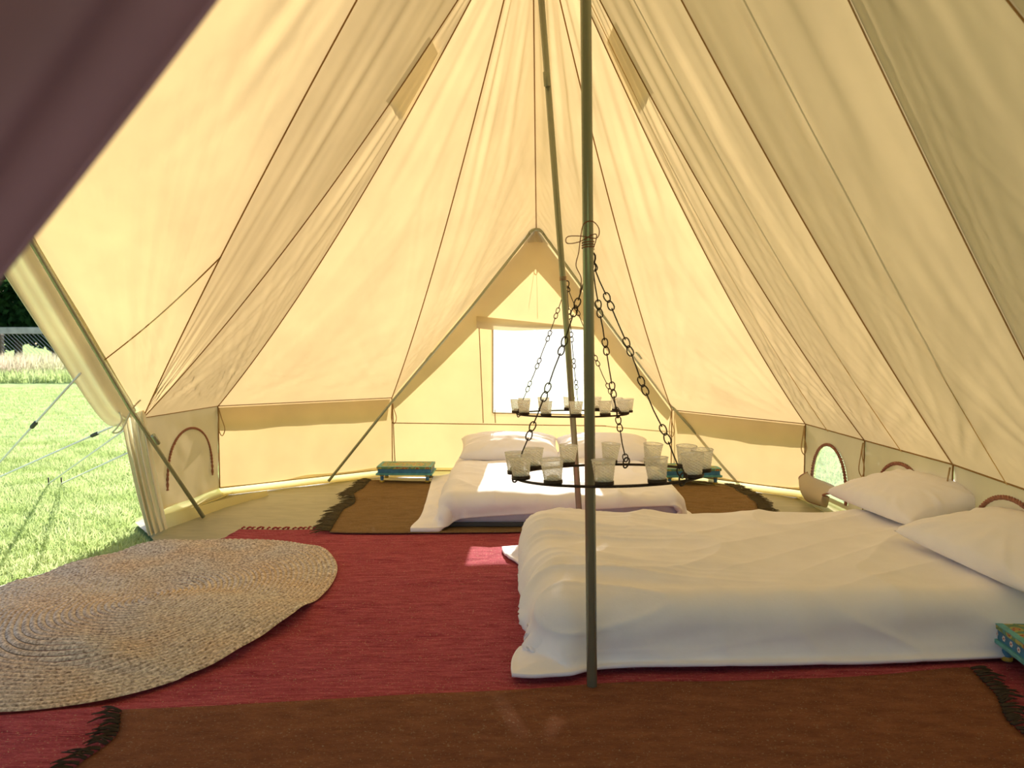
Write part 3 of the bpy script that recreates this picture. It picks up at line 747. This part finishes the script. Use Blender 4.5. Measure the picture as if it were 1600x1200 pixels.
rug('tan_rug', [H(-1.06, 4.32, 0), H(1.62, 4.36, 0), H(1.62, 5.85, 0), H(-1.12, 5.85, 0)], .022, M['tan_rug'], M['fringe_tan'], ((1, .024), (3, .024)), 'olive brown fringed rug under the far bed', wr_red, 5, 100, 60, wob=.03, fl=.09)

# jute rug of coiled braids
JC = Vector((-1.53, 3.16, 0)); jt = empty('jute_rug', JC); tag(jt, 'round braided natural jute rug by the left door', 'rug')
NR_ = 34; amax, bmax = .70, .97
def jz(x, y): return float(und(x, y))+.021+.030*max(0, float(fnoise(x*1.1+9, y*3.4+x*1.3, 1, 2)))
for q in range(NR_):
    f = (q+.6)/NR_; pw = (amax-(bmax-amax)*0)*f; a_, b_ = amax*f, bmax*f; per = 2*PI*math.sqrt((a_*a_+b_*b_)/2)
    ns = max(16, min(int(per/.013), 330)); hw = amax/NR_*.60; V = []; Fc = []; jit = .006*rng.randn(8)
    for i in range(ns):
        th = 2*PI*i/ns; c_, s_ = math.cos(th), math.sin(th); e = 2/2.35
        bx = math.copysign(abs(c_)**e, c_); by = math.copysign(abs(s_)**e, s_)
        wobr = 1+.006*math.sin(3*th+1)+.008*math.sin(2*th)*f
        tw = i % 2
        for (k_, hh) in ((-1, 0), (-.55, .8), (.05, 1), (.6, .75), (1, 0)):
            rad = k_*hw+(.0018 if tw else -.0018)*(1 if abs(k_) < .9 else 0)
            x = (a_+rad)*bx*wobr; y = (b_+rad)*by*wobr
            rot = -.10; xr, yr = x*math.cos(rot)-y*math.sin(rot), x*math.sin(rot)+y*math.cos(rot)
            z = jz(JC.x+xr, JC.y+yr)+hh*.0075*(1 if tw else .55)
            V.append((xr, yr, z))
    for i in range(ns):
        for k_ in range(4):
            a1_ = i*5+k_; b1_ = ((i+1) % ns)*5+k_; Fc.append((a1_, b1_, b1_+1, a1_+1))
    mesh_obj('braid', V, Fc, M['jute'], jt, True)

# ------------------------------------------------------------------ cloth drape solver for the bedding
def drape(x0, x1, y0, y1, step, box_c, box_b, rz, steps=170, seed=1, slack=1.02, tilt=0, lift=.03, rad=.06, prefold=None):
    nx = int((x1-x0)/step)+1; ny = int((y1-y0)/step)+1; r_ = np.random.RandomState(seed)
    X, Y = np.meshgrid(np.linspace(x0, x1, nx), np.linspace(y0, y1, ny), indexing='ij')
    dx = (x1-x0)/(nx-1)*slack; dy = (y1-y0)/(ny-1)*slack
    P = np.stack([X, Y, np.full_like(X, box_c[2]+box_b[2]+lift)], -1); P[..., 2] += .004*r_.randn(nx, ny)+.012*fnoise(X*4+seed, Y*9, 1, 2)
    if tilt:
        c, s = math.cos(tilt), math.sin(tilt); cx, cy = (x0+x1)/2, (y0+y1)/2
        xx = P[..., 0]-cx; yy = P[..., 1]-cy; P[..., 0] = cx+xx*c-yy*s; P[..., 1] = cy+xx*s+yy*c
    Q = P.copy(); bc = np.array(box_c); bb = np.array(box_b)-rad
    def sat(A, B, L, st=1.0):
        d = B-A; l = np.linalg.norm(d, axis=-1, keepdims=True)+1e-9; c = d*(.5*st*(l-L)/l); return c
    dd = math.hypot(dx, dy)
    for it in range(steps):
        vel = (P-Q)*.965; Q = P.copy(); P = P+vel; P[..., 2] -= 9.8*(1/70.)**2
        for k in range(9):
            for par in (0, 1):
                A = P[par:nx-1:2]; B = P[par+1:nx:2]; m = min(len(A), len(B)); c = sat(A[:m], B[:m], dx); A[:m] += c; B[:m] -= c
                A = P[:, par:ny-1:2]; B = P[:, par+1:ny:2]; m = min(A.shape[1], B.shape[1]); c = sat(A[:, :m], B[:, :m], dy); A[:, :m] += c; B[:, :m] -= c
            if k % 3 == 0:
                c = sat(P[:-1, :-1], P[1:, 1:], dd, .5); P[:-1, :-1] += c*.5; P[1:, 1:] -= c*.5
                c = sat(P[:-1, 1:], P[1:, :-1], dd, .5); P[:-1, 1:] += c*.5; P[1:, :-1] -= c*.5
                for s_ in (3,):
                    c = sat(P[:-s_], P[s_:], dx*s_, .25); P[:-s_] += c*.5; P[s_:] -= c*.5
                    c = sat(P[:, :-s_], P[:, s_:], dy*s_, .25); P[:, :-s_] += c*.5; P[:, s_:] -= c*.5
            if k % 4 == 3 or k == 8:
                D = P-bc; cz, sz = math.cos(-rz), math.sin(-rz); lx = D[..., 0]*cz-D[..., 1]*sz; ly = D[..., 0]*sz+D[..., 1]*cz; lz = D[..., 2]
                Lc = np.stack([lx, ly, lz], -1); q = np.abs(Lc)-bb; qm = np.maximum(q, 0); on = np.linalg.norm(qm, axis=-1); mi = np.minimum(q.max(-1), 0)
                sdv = on+mi-rad-.012; hit = sdv < 0
                g_ = np.where(on[..., None] > 1e-6, qm/(on[..., None]+1e-9), 0); ax = q.argmax(-1)
                oneh = np.eye(3)[ax]; g_ = np.where(on[..., None] > 1e-6, g_, oneh)*np.where(Lc < 0, -1, 1)
                Lc2 = Lc-g_*sdv[..., None]; cz, sz = math.cos(rz), math.sin(rz)
                W = np.stack([Lc2[..., 0]*cz-Lc2[..., 1]*sz, Lc2[..., 0]*sz+Lc2[..., 1]*cz, Lc2[..., 2]], -1)+bc
                P = np.where(hit[..., None], W, P); 
                fl_ = P[..., 2] < .045; P[..., 2] = np.maximum(P[..., 2], .045)
                if k == 8:
                    Q = np.where(hit[..., None], Q+(P-Q)*.55, Q); Q = np.where(fl_[..., None], Q+(P-Q)*.8, Q)
    return P
def upsample(P, m=3):
    nx, ny, _ = P.shape; a = np.linspace(0, nx-1, (nx-1)*m+1); b = np.linspace(0, ny-1, (ny-1)*m+1)
    def cub(P, t, ax):
        i = np.clip(np.floor(t).astype(int), 0, P.shape[ax]-2); f = t-i; f = f.reshape((-1, 1, 1) if ax == 0 else (1, -1, 1)); n = P.shape[ax]-1
        g = lambda k: np.take(P, np.clip(i+k, 0, n), axis=ax)
        p0, p1, p2, p3 = g(-1), g(0), g(1), g(2)
        return .5*((2*p1)+(p2-p0)*f+(2*p0-5*p1+4*p2-p3)*f*f+(3*p1-p0-3*p2+p3)*f**3)
    return cub(cub(P, a, 0), b, 1)
def ridged(x, y, k=0): return (1-np.abs(vnoise(x, y, k)))**3
def finish_cloth(P, name, mat, parent, thick=.012, wr=None, k=0):
    o = Vector(parent.location); nx, ny = P.shape[:2]
    U0, V0 = np.meshgrid(np.linspace(0, 1, (nx-1)*3+1), np.linspace(0, 1, (ny-1)*3+1), indexing='ij')
    P = upsample(P, 3)
    N = np.cross(np.gradient(P, axis=0), np.gradient(P, axis=1)); N /= np.linalg.norm(N, axis=-1, keepdims=True)+1e-9
    hem = np.clip(np.minimum(np.minimum(U0, 1-U0), np.minimum(V0, 1-V0))*25, .25, 1)
    if wr is not None: P = P+N*(wr(P)*hem)[..., None]
    ob = grid_obj(name, P-np.array(o), mat, parent)
    s = ob.modifiers.new('solid', 'SOLIDIFY'); s.thickness = thick; s.offset = -1
    return ob
def mattress(parent, c, b, rz, mat='mattress', r=.04):
    bm = bmesh.new(); bmesh.ops.create_cube(bm, size=2)
    for v in bm.verts: v.co = Vector((v.co.x*b[0], v.co.y*b[1], v.co.z*b[2]))
    bmesh.ops.bevel(bm, geom=bm.edges[:], offset=r, segments=4, profile=.5, affect='EDGES')
    me = bpy.data.meshes.new('mattress'); bm.to_mesh(me); bm.free(); me.materials.append(M[mat]); me.polygons.foreach_set('use_smooth', [True]*len(me.polygons))
    ob = link(bpy.data.objects.new('mattress', me), parent); ob.location = Vector(c)-Vector(parent.location); ob.rotation_euler = (0, 0, rz); return ob

# front bed
bc = (1.07, 3.22, .135); bb = (.98, .665, .10); brz = .035
bed = empty('front_bed', (1.07, 3.22, .035)); tag(bed, 'low double bed under a plain white duvet, front right', 'bed')
mattress(bed, bc, (bb[0]-.01, bb[1]-.01, bb[2]-.004), brz, r=.088)
P = drape(.0, 2.02, 2.42, 3.98, .024, bc, (bb[0], bb[1], bb[2]+.0), brz, 150, 3, 1.02, tilt=.045, rad=.09)
def wr_front(P):
    X, Y, Z = P[..., 0], P[..., 1], P[..., 2]; W = Y*.7-Z*.9
    foot = np.exp(-((X-.05)/.60)**2); side = sstep(.27, .12, Z)
    r = .024*foot*ridged(X*1.1+Y*.8, W*11+X*1.2, 1)+.013*foot*ridged(X*1.6+3, W*24+X*2.6, 2)
    r = r+.018*ridged(X*1.5+W*1.6, W*3.2-X*1.9, 0)+.014*ridged(X*2.2+5, W*6-X*2.8, 3)*(.45+.55*side)
    r = r+.030*side*vnoise(X*2.6-Z*6, W*2+X*1.2, 2)+.0035*fnoise(X*7, W*9, 3, 2)
    return r
finish_cloth(P, 'duvet', M['sheet'], bed, wr=wr_front)

# far bed
bc2 = (.30, 5.30, .120); bb2 = (.70, .90, .085); brz2 = .0
bed2 = empty('far_bed', (.30, 5.30, .033)); tag(bed2, 'low double bed with rumpled white duvet at the far door', 'bed')
mattress(bed2, bc2, (bb2[0]-.01, bb2[1]-.01, bb2[2]-.004), brz2, r=.055)
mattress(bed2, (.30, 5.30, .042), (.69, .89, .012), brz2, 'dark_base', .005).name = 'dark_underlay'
P = drape(-.64, 1.14, 4.39, 6.02, .026, bc2, bb2, brz2, 150, 8, 1.03, tilt=.05)
def wr_far(P):
    X, Y, Z = P[..., 0], P[..., 1], P[..., 2]; W = Y*.7-Z*.9
    return (.022*ridged(X*3.2+W*1.5, W*3.5+X*1.1, 1)+.010*ridged(X*7-W*3, W*6+X*3, 2)+.010*np.exp(-((X+.55)/.3)**2)*ridged(X*4, W*16, 0)
            +.014*vnoise(X*2.5, W*3, 3)+.003*fnoise(X*9, W*9, 3, 2))
finish_cloth(P, 'duvet', M['sheet'], bed2, .03, wr=wr_far)

def pillow(c, lx, ly, h, rot, label, group, k=0, tiltx=0, tilty=0):
    n = 44; us = np.linspace(-1, 1, n); U, V = np.meshgrid(us, us, indexing='ij'); Pt = []
    t = (np.clip(1-U**2, 0, 1)**.36)*(np.clip(1-V**2, 0, 1)**.36)
    X = U*lx/2*(1-.10*(1-V**2)*0-.06*(1-np.abs(V)**2)); Y = V*ly/2*(1-.09*(1-np.abs(U)**2)); 
    X = U*lx/2*(.94+.06*V**2); Y = V*ly/2*(.90+.10*U**2)
    edge = np.clip(1-np.maximum(np.abs(U), np.abs(V)), 0, 1)
    wrk = .013*vnoise(np.arctan2(V, U+.01)*9+k, np.hypot(U, V)*2+k, k % 4)*np.exp(-edge*3)*np.clip(edge*8, 0, 1)+.004*fnoise(U*3+k, V*3, k % 4, 3)*t
    Zt = h*.62*t+wrk; Zb = -h*.38*t
    nv = n*n; V1 = np.stack([X, Y, Zt], -1).reshape(-1, 3); V2 = np.stack([X, Y, Zb], -1).reshape(-1, 3)
    f1 = grid_faces(n, n); f2 = [tuple(q+nv for q in f[::-1]) for f in f1]
    o = mesh_obj('pillow', np.concatenate([V1, V2]), f1+f2, M['pillow'])
    m = o.modifiers.new('w', 'WELD'); m.merge_threshold = .0005
    o.location = c; o.rotation_euler = (tiltx, tilty, rot); tag(o, label, 'pillow', group); return o
pillow((1.97, 3.74, .345), .46, .76, .165, .10, 'white pillow on the front bed, the farther one against the right wall', 'pillows on the front bed', 1, 0, -.20)
pillow((1.93, 2.88, .335), .50, .78, .165, .08, 'white pillow on the front bed, nearer one cut by the frame', 'pillows on the front bed', 2, .02, -.16)
pillow((-.02, 5.82, .295), .76, .42, .18, .02, 'white pillow on the far bed, left of the pair', 'pillows on the far bed', 3, .22, 0)
pillow((.70, 5.80, .290), .72, .42, .18, -.04, 'white pillow on the far bed, right of the pair behind the poles', 'pillows on the far bed', 0, .22, 0)

# ------------------------------------------------------------------ low painted tables
def make_table(loc, rz, lx, ly, h, label, flowers=True):
    t = empty('low_table', loc); tag(t, label, 'table'); t.rotation_euler = (0, 0, rz)
    bevel(MB().box((lx/2, -ly/2, h-.009), (lx, ly, .018)).obj('table_top', M['painted'], t, False), .003)
    bd = MB()
    for (cx, cy, dx, dy) in ((lx/2, -.011, lx-.001, .024), (lx/2, -ly+.011, lx-.001, .024), (.011, -ly/2, .024, ly-.05), (lx-.011, -ly/2, .024, ly-.05)): bd.box((cx, cy, h-.0005), (dx, dy, .003))
    bd.obj('top_border', M['teal'], t, False)
    for (cx, cy, dx, dy) in ((lx/2, -.012, lx-.02, .014), (lx/2, -ly+.012, lx-.02, .014), (.012, -ly/2, .014, ly-.04), (lx-.012, -ly/2, .014, ly-.04)):
        MB().box((cx, cy, h-.034), (dx, dy, .034)).obj('apron', M['blue'], t, False)
    for (cx, cy, dx, dy) in ((lx/2, -.004, lx+.012, .018), (lx/2, -ly+.004, lx+.012, .018), (.004, -ly/2, .018, ly-.02), (lx-.004, -ly/2, .018, ly-.02)):
        bevel(MB().box((cx, cy, h-.058), (dx, dy, .014)).obj('lower_rail', M['teal'], t, False), .002)
    hh = h-.055
    for cx in (.035, lx-.035):
        for cy in (-.035, -ly+.035):
            l_ = MB().lathe([(0, 0), (.015, 0), (.017, .004), (.017, hh*.22), (.013, hh*.26), (.012, hh*.34), (.015, hh*.5), (.012, hh*.62), (.016, hh*.68), (.016, hh*.9), (.013, hh)], 16, (cx, cy, 0)).obj('leg', M['blue'], t)
            MB().lathe([(.0155, .001), (.0182, .004), (.0182, hh*.21), (.0155, hh*.24)], 16, (cx, cy, 0)).obj('yellow_band', M['yellow'], l_)
            MB().lathe([(.0155, hh*.68), (.0175, hh*.72), (.0175, hh*.88), (.0155, hh*.91)], 16, (cx, cy, 0)).obj('yellow_band', M['yellow'], l_)
    if flowers:
        nf = 9
        for q in range(nf):
            y = -ly*(q+.6)/nf
            for side in (0, 1):
                mb = MB(); c = Vector((.0045 if side == 0 else lx-.0045, y, h-.034)); sg = -1 if side == 0 else 1
                for p in range(6):
                    a = p*PI/3; mb.box((c.x+sg*.001, c.y+.0065*math.cos(a), c.z+.0065*math.sin(a)), (.0015, .0055, .0055))
                mb.obj('painted_flower', M['petal'], t, False)
                MB().box((c.x+sg*.0014, c.y, c.z), (.0015, .005, .005)).obj('flower_heart', M['petal_red'], t, False)
    return t
make_table((1.665, 2.585, .030), -.12, .45, .42, .125, 'low blue painted table with flowers beside the front bed')
lt = atZ(606, 735, .12)
make_table((-1.03, 6.02, .032), -.02, .42, .26, .125, 'low teal table left of the far bed', False)
make_table((1.15, 5.92, .032), .03, .42, .26, .125, 'low teal table right of the far bed behind the candle cups', False)

# ------------------------------------------------------------------ chandeliers
RAD = .30
def eye(mb, c, d, s=.014, r=.0022):
    """teardrop eye at point c, opening along direction d"""
    d = d.normalized(); n = d.cross(Vector((0, 1, .2))).normalized(); pts = []
    for k in range(13):
        a = 2*PI*k/12; pts.append(c+d*(-math.cos(a)*s*1.15)+n*math.sin(a)*s*.62*(1-.25*math.cos(a)))
    mb.tube(pts, r, 6, False, False)
CH_ANG = (-82, 40, 160)
def make_chandelier(label):
    t = empty('candle_chandelier', (0, 0, 0)); tag(t, label, 'chandelier')
    MB().tube([Vector((math.sin(a)*RAD, -math.cos(a)*RAD, 0)) for a in np.linspace(0, 2*PI, 73)[:-1]], .0045, 8, False, True).obj('ring_rod', M['iron'], t)
    for k in range(12):
        a = math.radians(-8.7+30*k)
        MB().lathe([(0, .004), (.024, .004), (.027, .004), (.028, .008), (.028, .016), (.0265, .016), (.0255, .008), (0, .007)], 20, (math.sin(a)*RAD, -math.cos(a)*RAD, 0)).obj('cup_plate', M['iron'], t)
    hook = Vector((HK[0], HK[1], HK[2]))
    hk = MB(); eye(hk, hook+Vector((0, 0, .012)), Vector((0, 0, 1)), .017, .003); hk.obj('top_ring', M['iron'], t)
    for ia, ad in enumerate(CH_ANG):
        a = math.radians(ad); e = Vector((math.sin(a)*RAD, -math.cos(a)*RAD, .012)); N = 5
        lp = MB(); eye(lp, e+Vector((0, 0, -.006)), Vector((.3, 0, 1)), .017, .0028); lp.obj('ring_loop', M['iron'], t)
        # chain of five long wire links, slightly kinked where they hook together
        nodes = [hook]+[hook.lerp(e, (q+(.06 if (q+ia) % 2 else -.03))/N)+Vector((random.uniform(-.004, .004), 0, 0)) for q in range(1, N)]+[e]
        for q in range(N):
            p, r_ = nodes[q], nodes[q+1]; d = (r_-p).normalized(); m = MB()
            eye(m, p+d*.014, d, .015); eye(m, r_-d*.014, -d, .015)
            kink = Vector((random.uniform(-.003, .003), 0, random.uniform(-.003, .003)))
            m.tube([p+d*.024, p.lerp(r_, .5)+kink, r_-d*.024], .0022, 6); m.obj('chain_link', M['iron'], t)
    return t
HK = (-.035, -.045, .680)
ch1 = make_chandelier('iron ring chandelier of glass tealight cups, nearer one around the front pole')
ch1.location = atY(949, 741, 2.44); ch1.rotation_euler = (math.radians(-3.6), math.radians(-1.6), 0)
ch2 = copy_tree(ch1); tag(ch2, 'iron ring chandelier around the farther leaning pole in front of the window')
ch2.location = atY(894, 646, 4.10); ch2.rotation_euler = (math.radians(-2.2), 0, math.radians(8))
def make_cup():
    t = empty('tealight_cup'); n = 48; prof = []
    m = 13; V = []; 
    zz = [0, .004]+[.008+.052*i/12 for i in range(13)]+[.064, .068]
    for k in range(n):
        a = 2*PI*k/n
        for j, z in enumerate(zz):
            r = .0235+.0095*(z/.068); dm = .0009*math.cos(PI*(k/2.0*1.0+j))*math.cos(PI*(k/2.0-j)) if 1 < j < 15 else 0
            if 1 < j < 15: dm = .0017*(1 if ((k//2+j) % 2) else -1)
            if j >= 15: r += .0012
            if j == 0: r -= .002
            V.append(((r+dm)*math.cos(a), (r+dm)*math.sin(a), z))
    mz = len(zz); F = [(k*mz+i, ((k+1) % n)*mz+i, ((k+1) % n)*mz+i+1, k*mz+i+1) for k in range(n) for i in range(mz-1)]
    V.append((0, 0, .002)); F += [(k*mz, len(V)-1, ((k+1) % n)*mz) for k in range(n)]
    mesh_obj('glass', V, F, M['glass'], t, False)
    MB().tube([Vector((math.cos(a)*.0345, math.sin(a)*.0345, .068)) for a in np.linspace(0, 2*PI, 33)[:-1]], .0013, 6, False, True).obj('rim', M['glass'], t)
    c = MB().lathe([(0, .005), (.017, .005), (.018, .006), (.018, .017), (.0165, .0185), (0, .018)], 20).obj('candle', M['candle'], t)
    MB().tube([(0, 0, .018), (0, .001, .026)], .0008, 5).obj('wick', M['dark_base'], c)
    return t
POS = ['front row, directly before the near pole', 'front row, first right of the near pole', 'right end, frontmost of three', 'right end, outermost of three',
       'right end, rearmost of three', 'back row, behind the right hand chain', 'back row, first right of the near pole', 'back row, between the two poles',
       'back row, second from the left', 'left end, outermost and rearmost', 'left end, frontmost under the chain', 'front row, second from the left']
POS2 = ['front side, just before the leaning pole', 'front side, between the two poles', 'front side, just right of the near pole', 'at the right tip', 'rear side, next to the right tip', 'rear side, just right of the near pole', 'rear side, behind the near pole', 'rear side, centre',
        'rear side, left of centre', 'rear side, next to the left tip', 'at the left tip', 'front side, second from the left']
cup0 = None; bpy.context.view_layer.update()
for ci_, (ch, pos) in enumerate(((ch1, POS), (ch2, POS2))):
    mw = Matrix.Translation(ch.location) @ ch.rotation_euler.to_matrix().to_4x4()
    for k in range(12):
        a = math.radians(-8.7+30*k); p = mw @ Vector((math.sin(a)*RAD, -math.cos(a)*RAD, .0085))
        if cup0 is None: c = cup0 = make_cup()
        else: c = copy_tree(cup0)
        c.location = p; c.rotation_euler = (ch.rotation_euler.x, ch.rotation_euler.y, k*.7)
        tag(c, ('ribbed glass cup on the near ring, ' if ci_ == 0 else 'glass cup on the far ring, ')+pos[k], 'candle cup', 'glass cups on the near ring' if ci_ == 0 else 'glass cups on the far ring')
# cord tied round the near pole, holding the hook
hk1 = (Matrix.Translation(ch1.location) @ ch1.rotation_euler.to_matrix().to_4x4()) @ (Vector(HK)+Vector((0, 0, .03)))
Yc = b0.y-.03
pts = [hk1, atY(932, 372, Yc), atY(928, 366, Yc), atY(905, 378, Yc), atY(886, 380, Yc), atY(887, 370, Yc-.01), atY(908, 369, Yc), atY(932, 372, Yc-.006), atY(936, 358, Yc), atY(926, 346, Yc), atY(912, 350, Yc-.01), atY(907, 372, Yc), atY(904, 395, Yc), atY(900, 415, Yc), atY(908, 435, Yc), atY(906, 458, Yc)]
tag(MB().tube(curve_pts(pts, 8), .0016, 5).obj('hanging_cord', M['cord']), 'thin looped brown cord tied round the near pole above the chandelier', 'cord')
wrap = [Vector((math.cos(a)*.0185, math.sin(a)*.0185, a*.0012)) for a in np.linspace(0, 6*PI, 50)]
pw = b0.lerp(tt, (hk1.z+.0-b0.z)/(tt.z-b0.z))
w_ = MB().tube([pw+q for q in wrap], .0018, 5).obj('cord_wrap', M['cord']); tag(w_, 'brown cord wound round the near pole at the chandelier hook', 'cord')
hk2 = (Matrix.Translation(ch2.location) @ ch2.rotation_euler.to_matrix().to_4x4()) @ (Vector(HK)+Vector((0, 0, .025)))
pw2 = mid.lerp(c1, max(0, (hk2.z-mid.z)/(c1.z-mid.z)))
w2 = MB().tube([hk2]+[pw2+q for q in wrap], .0018, 5).obj('cord_wrap', M['cord']); tag(w2, 'cord wound round the leaning far pole at the chandelier hook', 'cord')

# ------------------------------------------------------------------ guy ropes
def guy(a, b, label, toggle=None, r=.006):
    t = empty('guy_rope', b); tag(t, label, 'rope', 'white guy ropes outside the left door'); o = Vector(b)
    MB().tube([Vector(a)-o, Vector(b)-o], r, 6).obj('rope', M['rope'], t)
    d = (Vector(b)-Vector(a)).normalized()
    MB().tube([Vector((0, 0, .05)), Vector((0, 0, -.06))], .006, 6).obj('peg', M['iron'], t)
    if toggle:
        p = Vector(a).lerp(Vector(b), toggle)-o; MB().tube([p-d*.04, p-d*.03, p+d*.03, p+d*.04], [.006, .012, .012, .006], 8).obj('slider', M['dark_base'], t)
g1b = atZ(-70, 800); guy(atY(126, 583, 3.95), g1b, 'white guy rope, the highest one crossing the lawn', .32)
g2b = atZ(-60, 772); guy(atY(186, 662, 4.5), g2b, 'white guy rope running from the curtain tie to the left edge', .13)
guy(atY(200, 668, 4.55), atZ(76, 756), 'white guy rope, middle short one pegged in the lawn')
guy(atY(212, 702, 4.6), atZ(96, 756), 'white guy rope, lowest short one from behind the curtain')

# ------------------------------------------------------------------ purple entrance curtain, tied back, close to the camera
cp = empty('entrance_curtain', (0, 0, 0)); tag(cp, 'dark purple cloth draped across the entrance, top left corner', 'curtain')
e0, e1_ = atY(345, -40, .52), atY(-25, 466, .52); d = (e1_-e0); Lc = d.length; d.normalize(); nrm = Vector((-d.z, 0, d.x));
if nrm.x > 0: nrm = -nrm
apn = e0-d*((1.86-e0.z)/(-d.z)*-1) if False else e0-d*(.52)
nu, nv = 60, 70; P = np.zeros((nu, nv, 3))
for i in range(nu):
    u = i/(nu-1); p = apn+d*(u*(Lc+.55+.45))
    bow = .012*math.sin((u*1.6-.2)*PI)
    for j in range(nv):
        t = j/(nv-1); w_ = t*.40
        yy = .045*math.sin(t*9.5-.6)+.012*math.sin(t*23+u*2)+.006*math.sin(u*7+t*4)
        q = p+nrm*(w_*(.35+.65*math.sin(min(1, u*1.15)*PI)**.6)-bow)
        P[i, j] = (q.x, .53+yy, q.z)
c = grid_obj('cloth', P, M['purple'], cp); c.modifiers.new('s', 'SOLIDIFY').thickness = .003
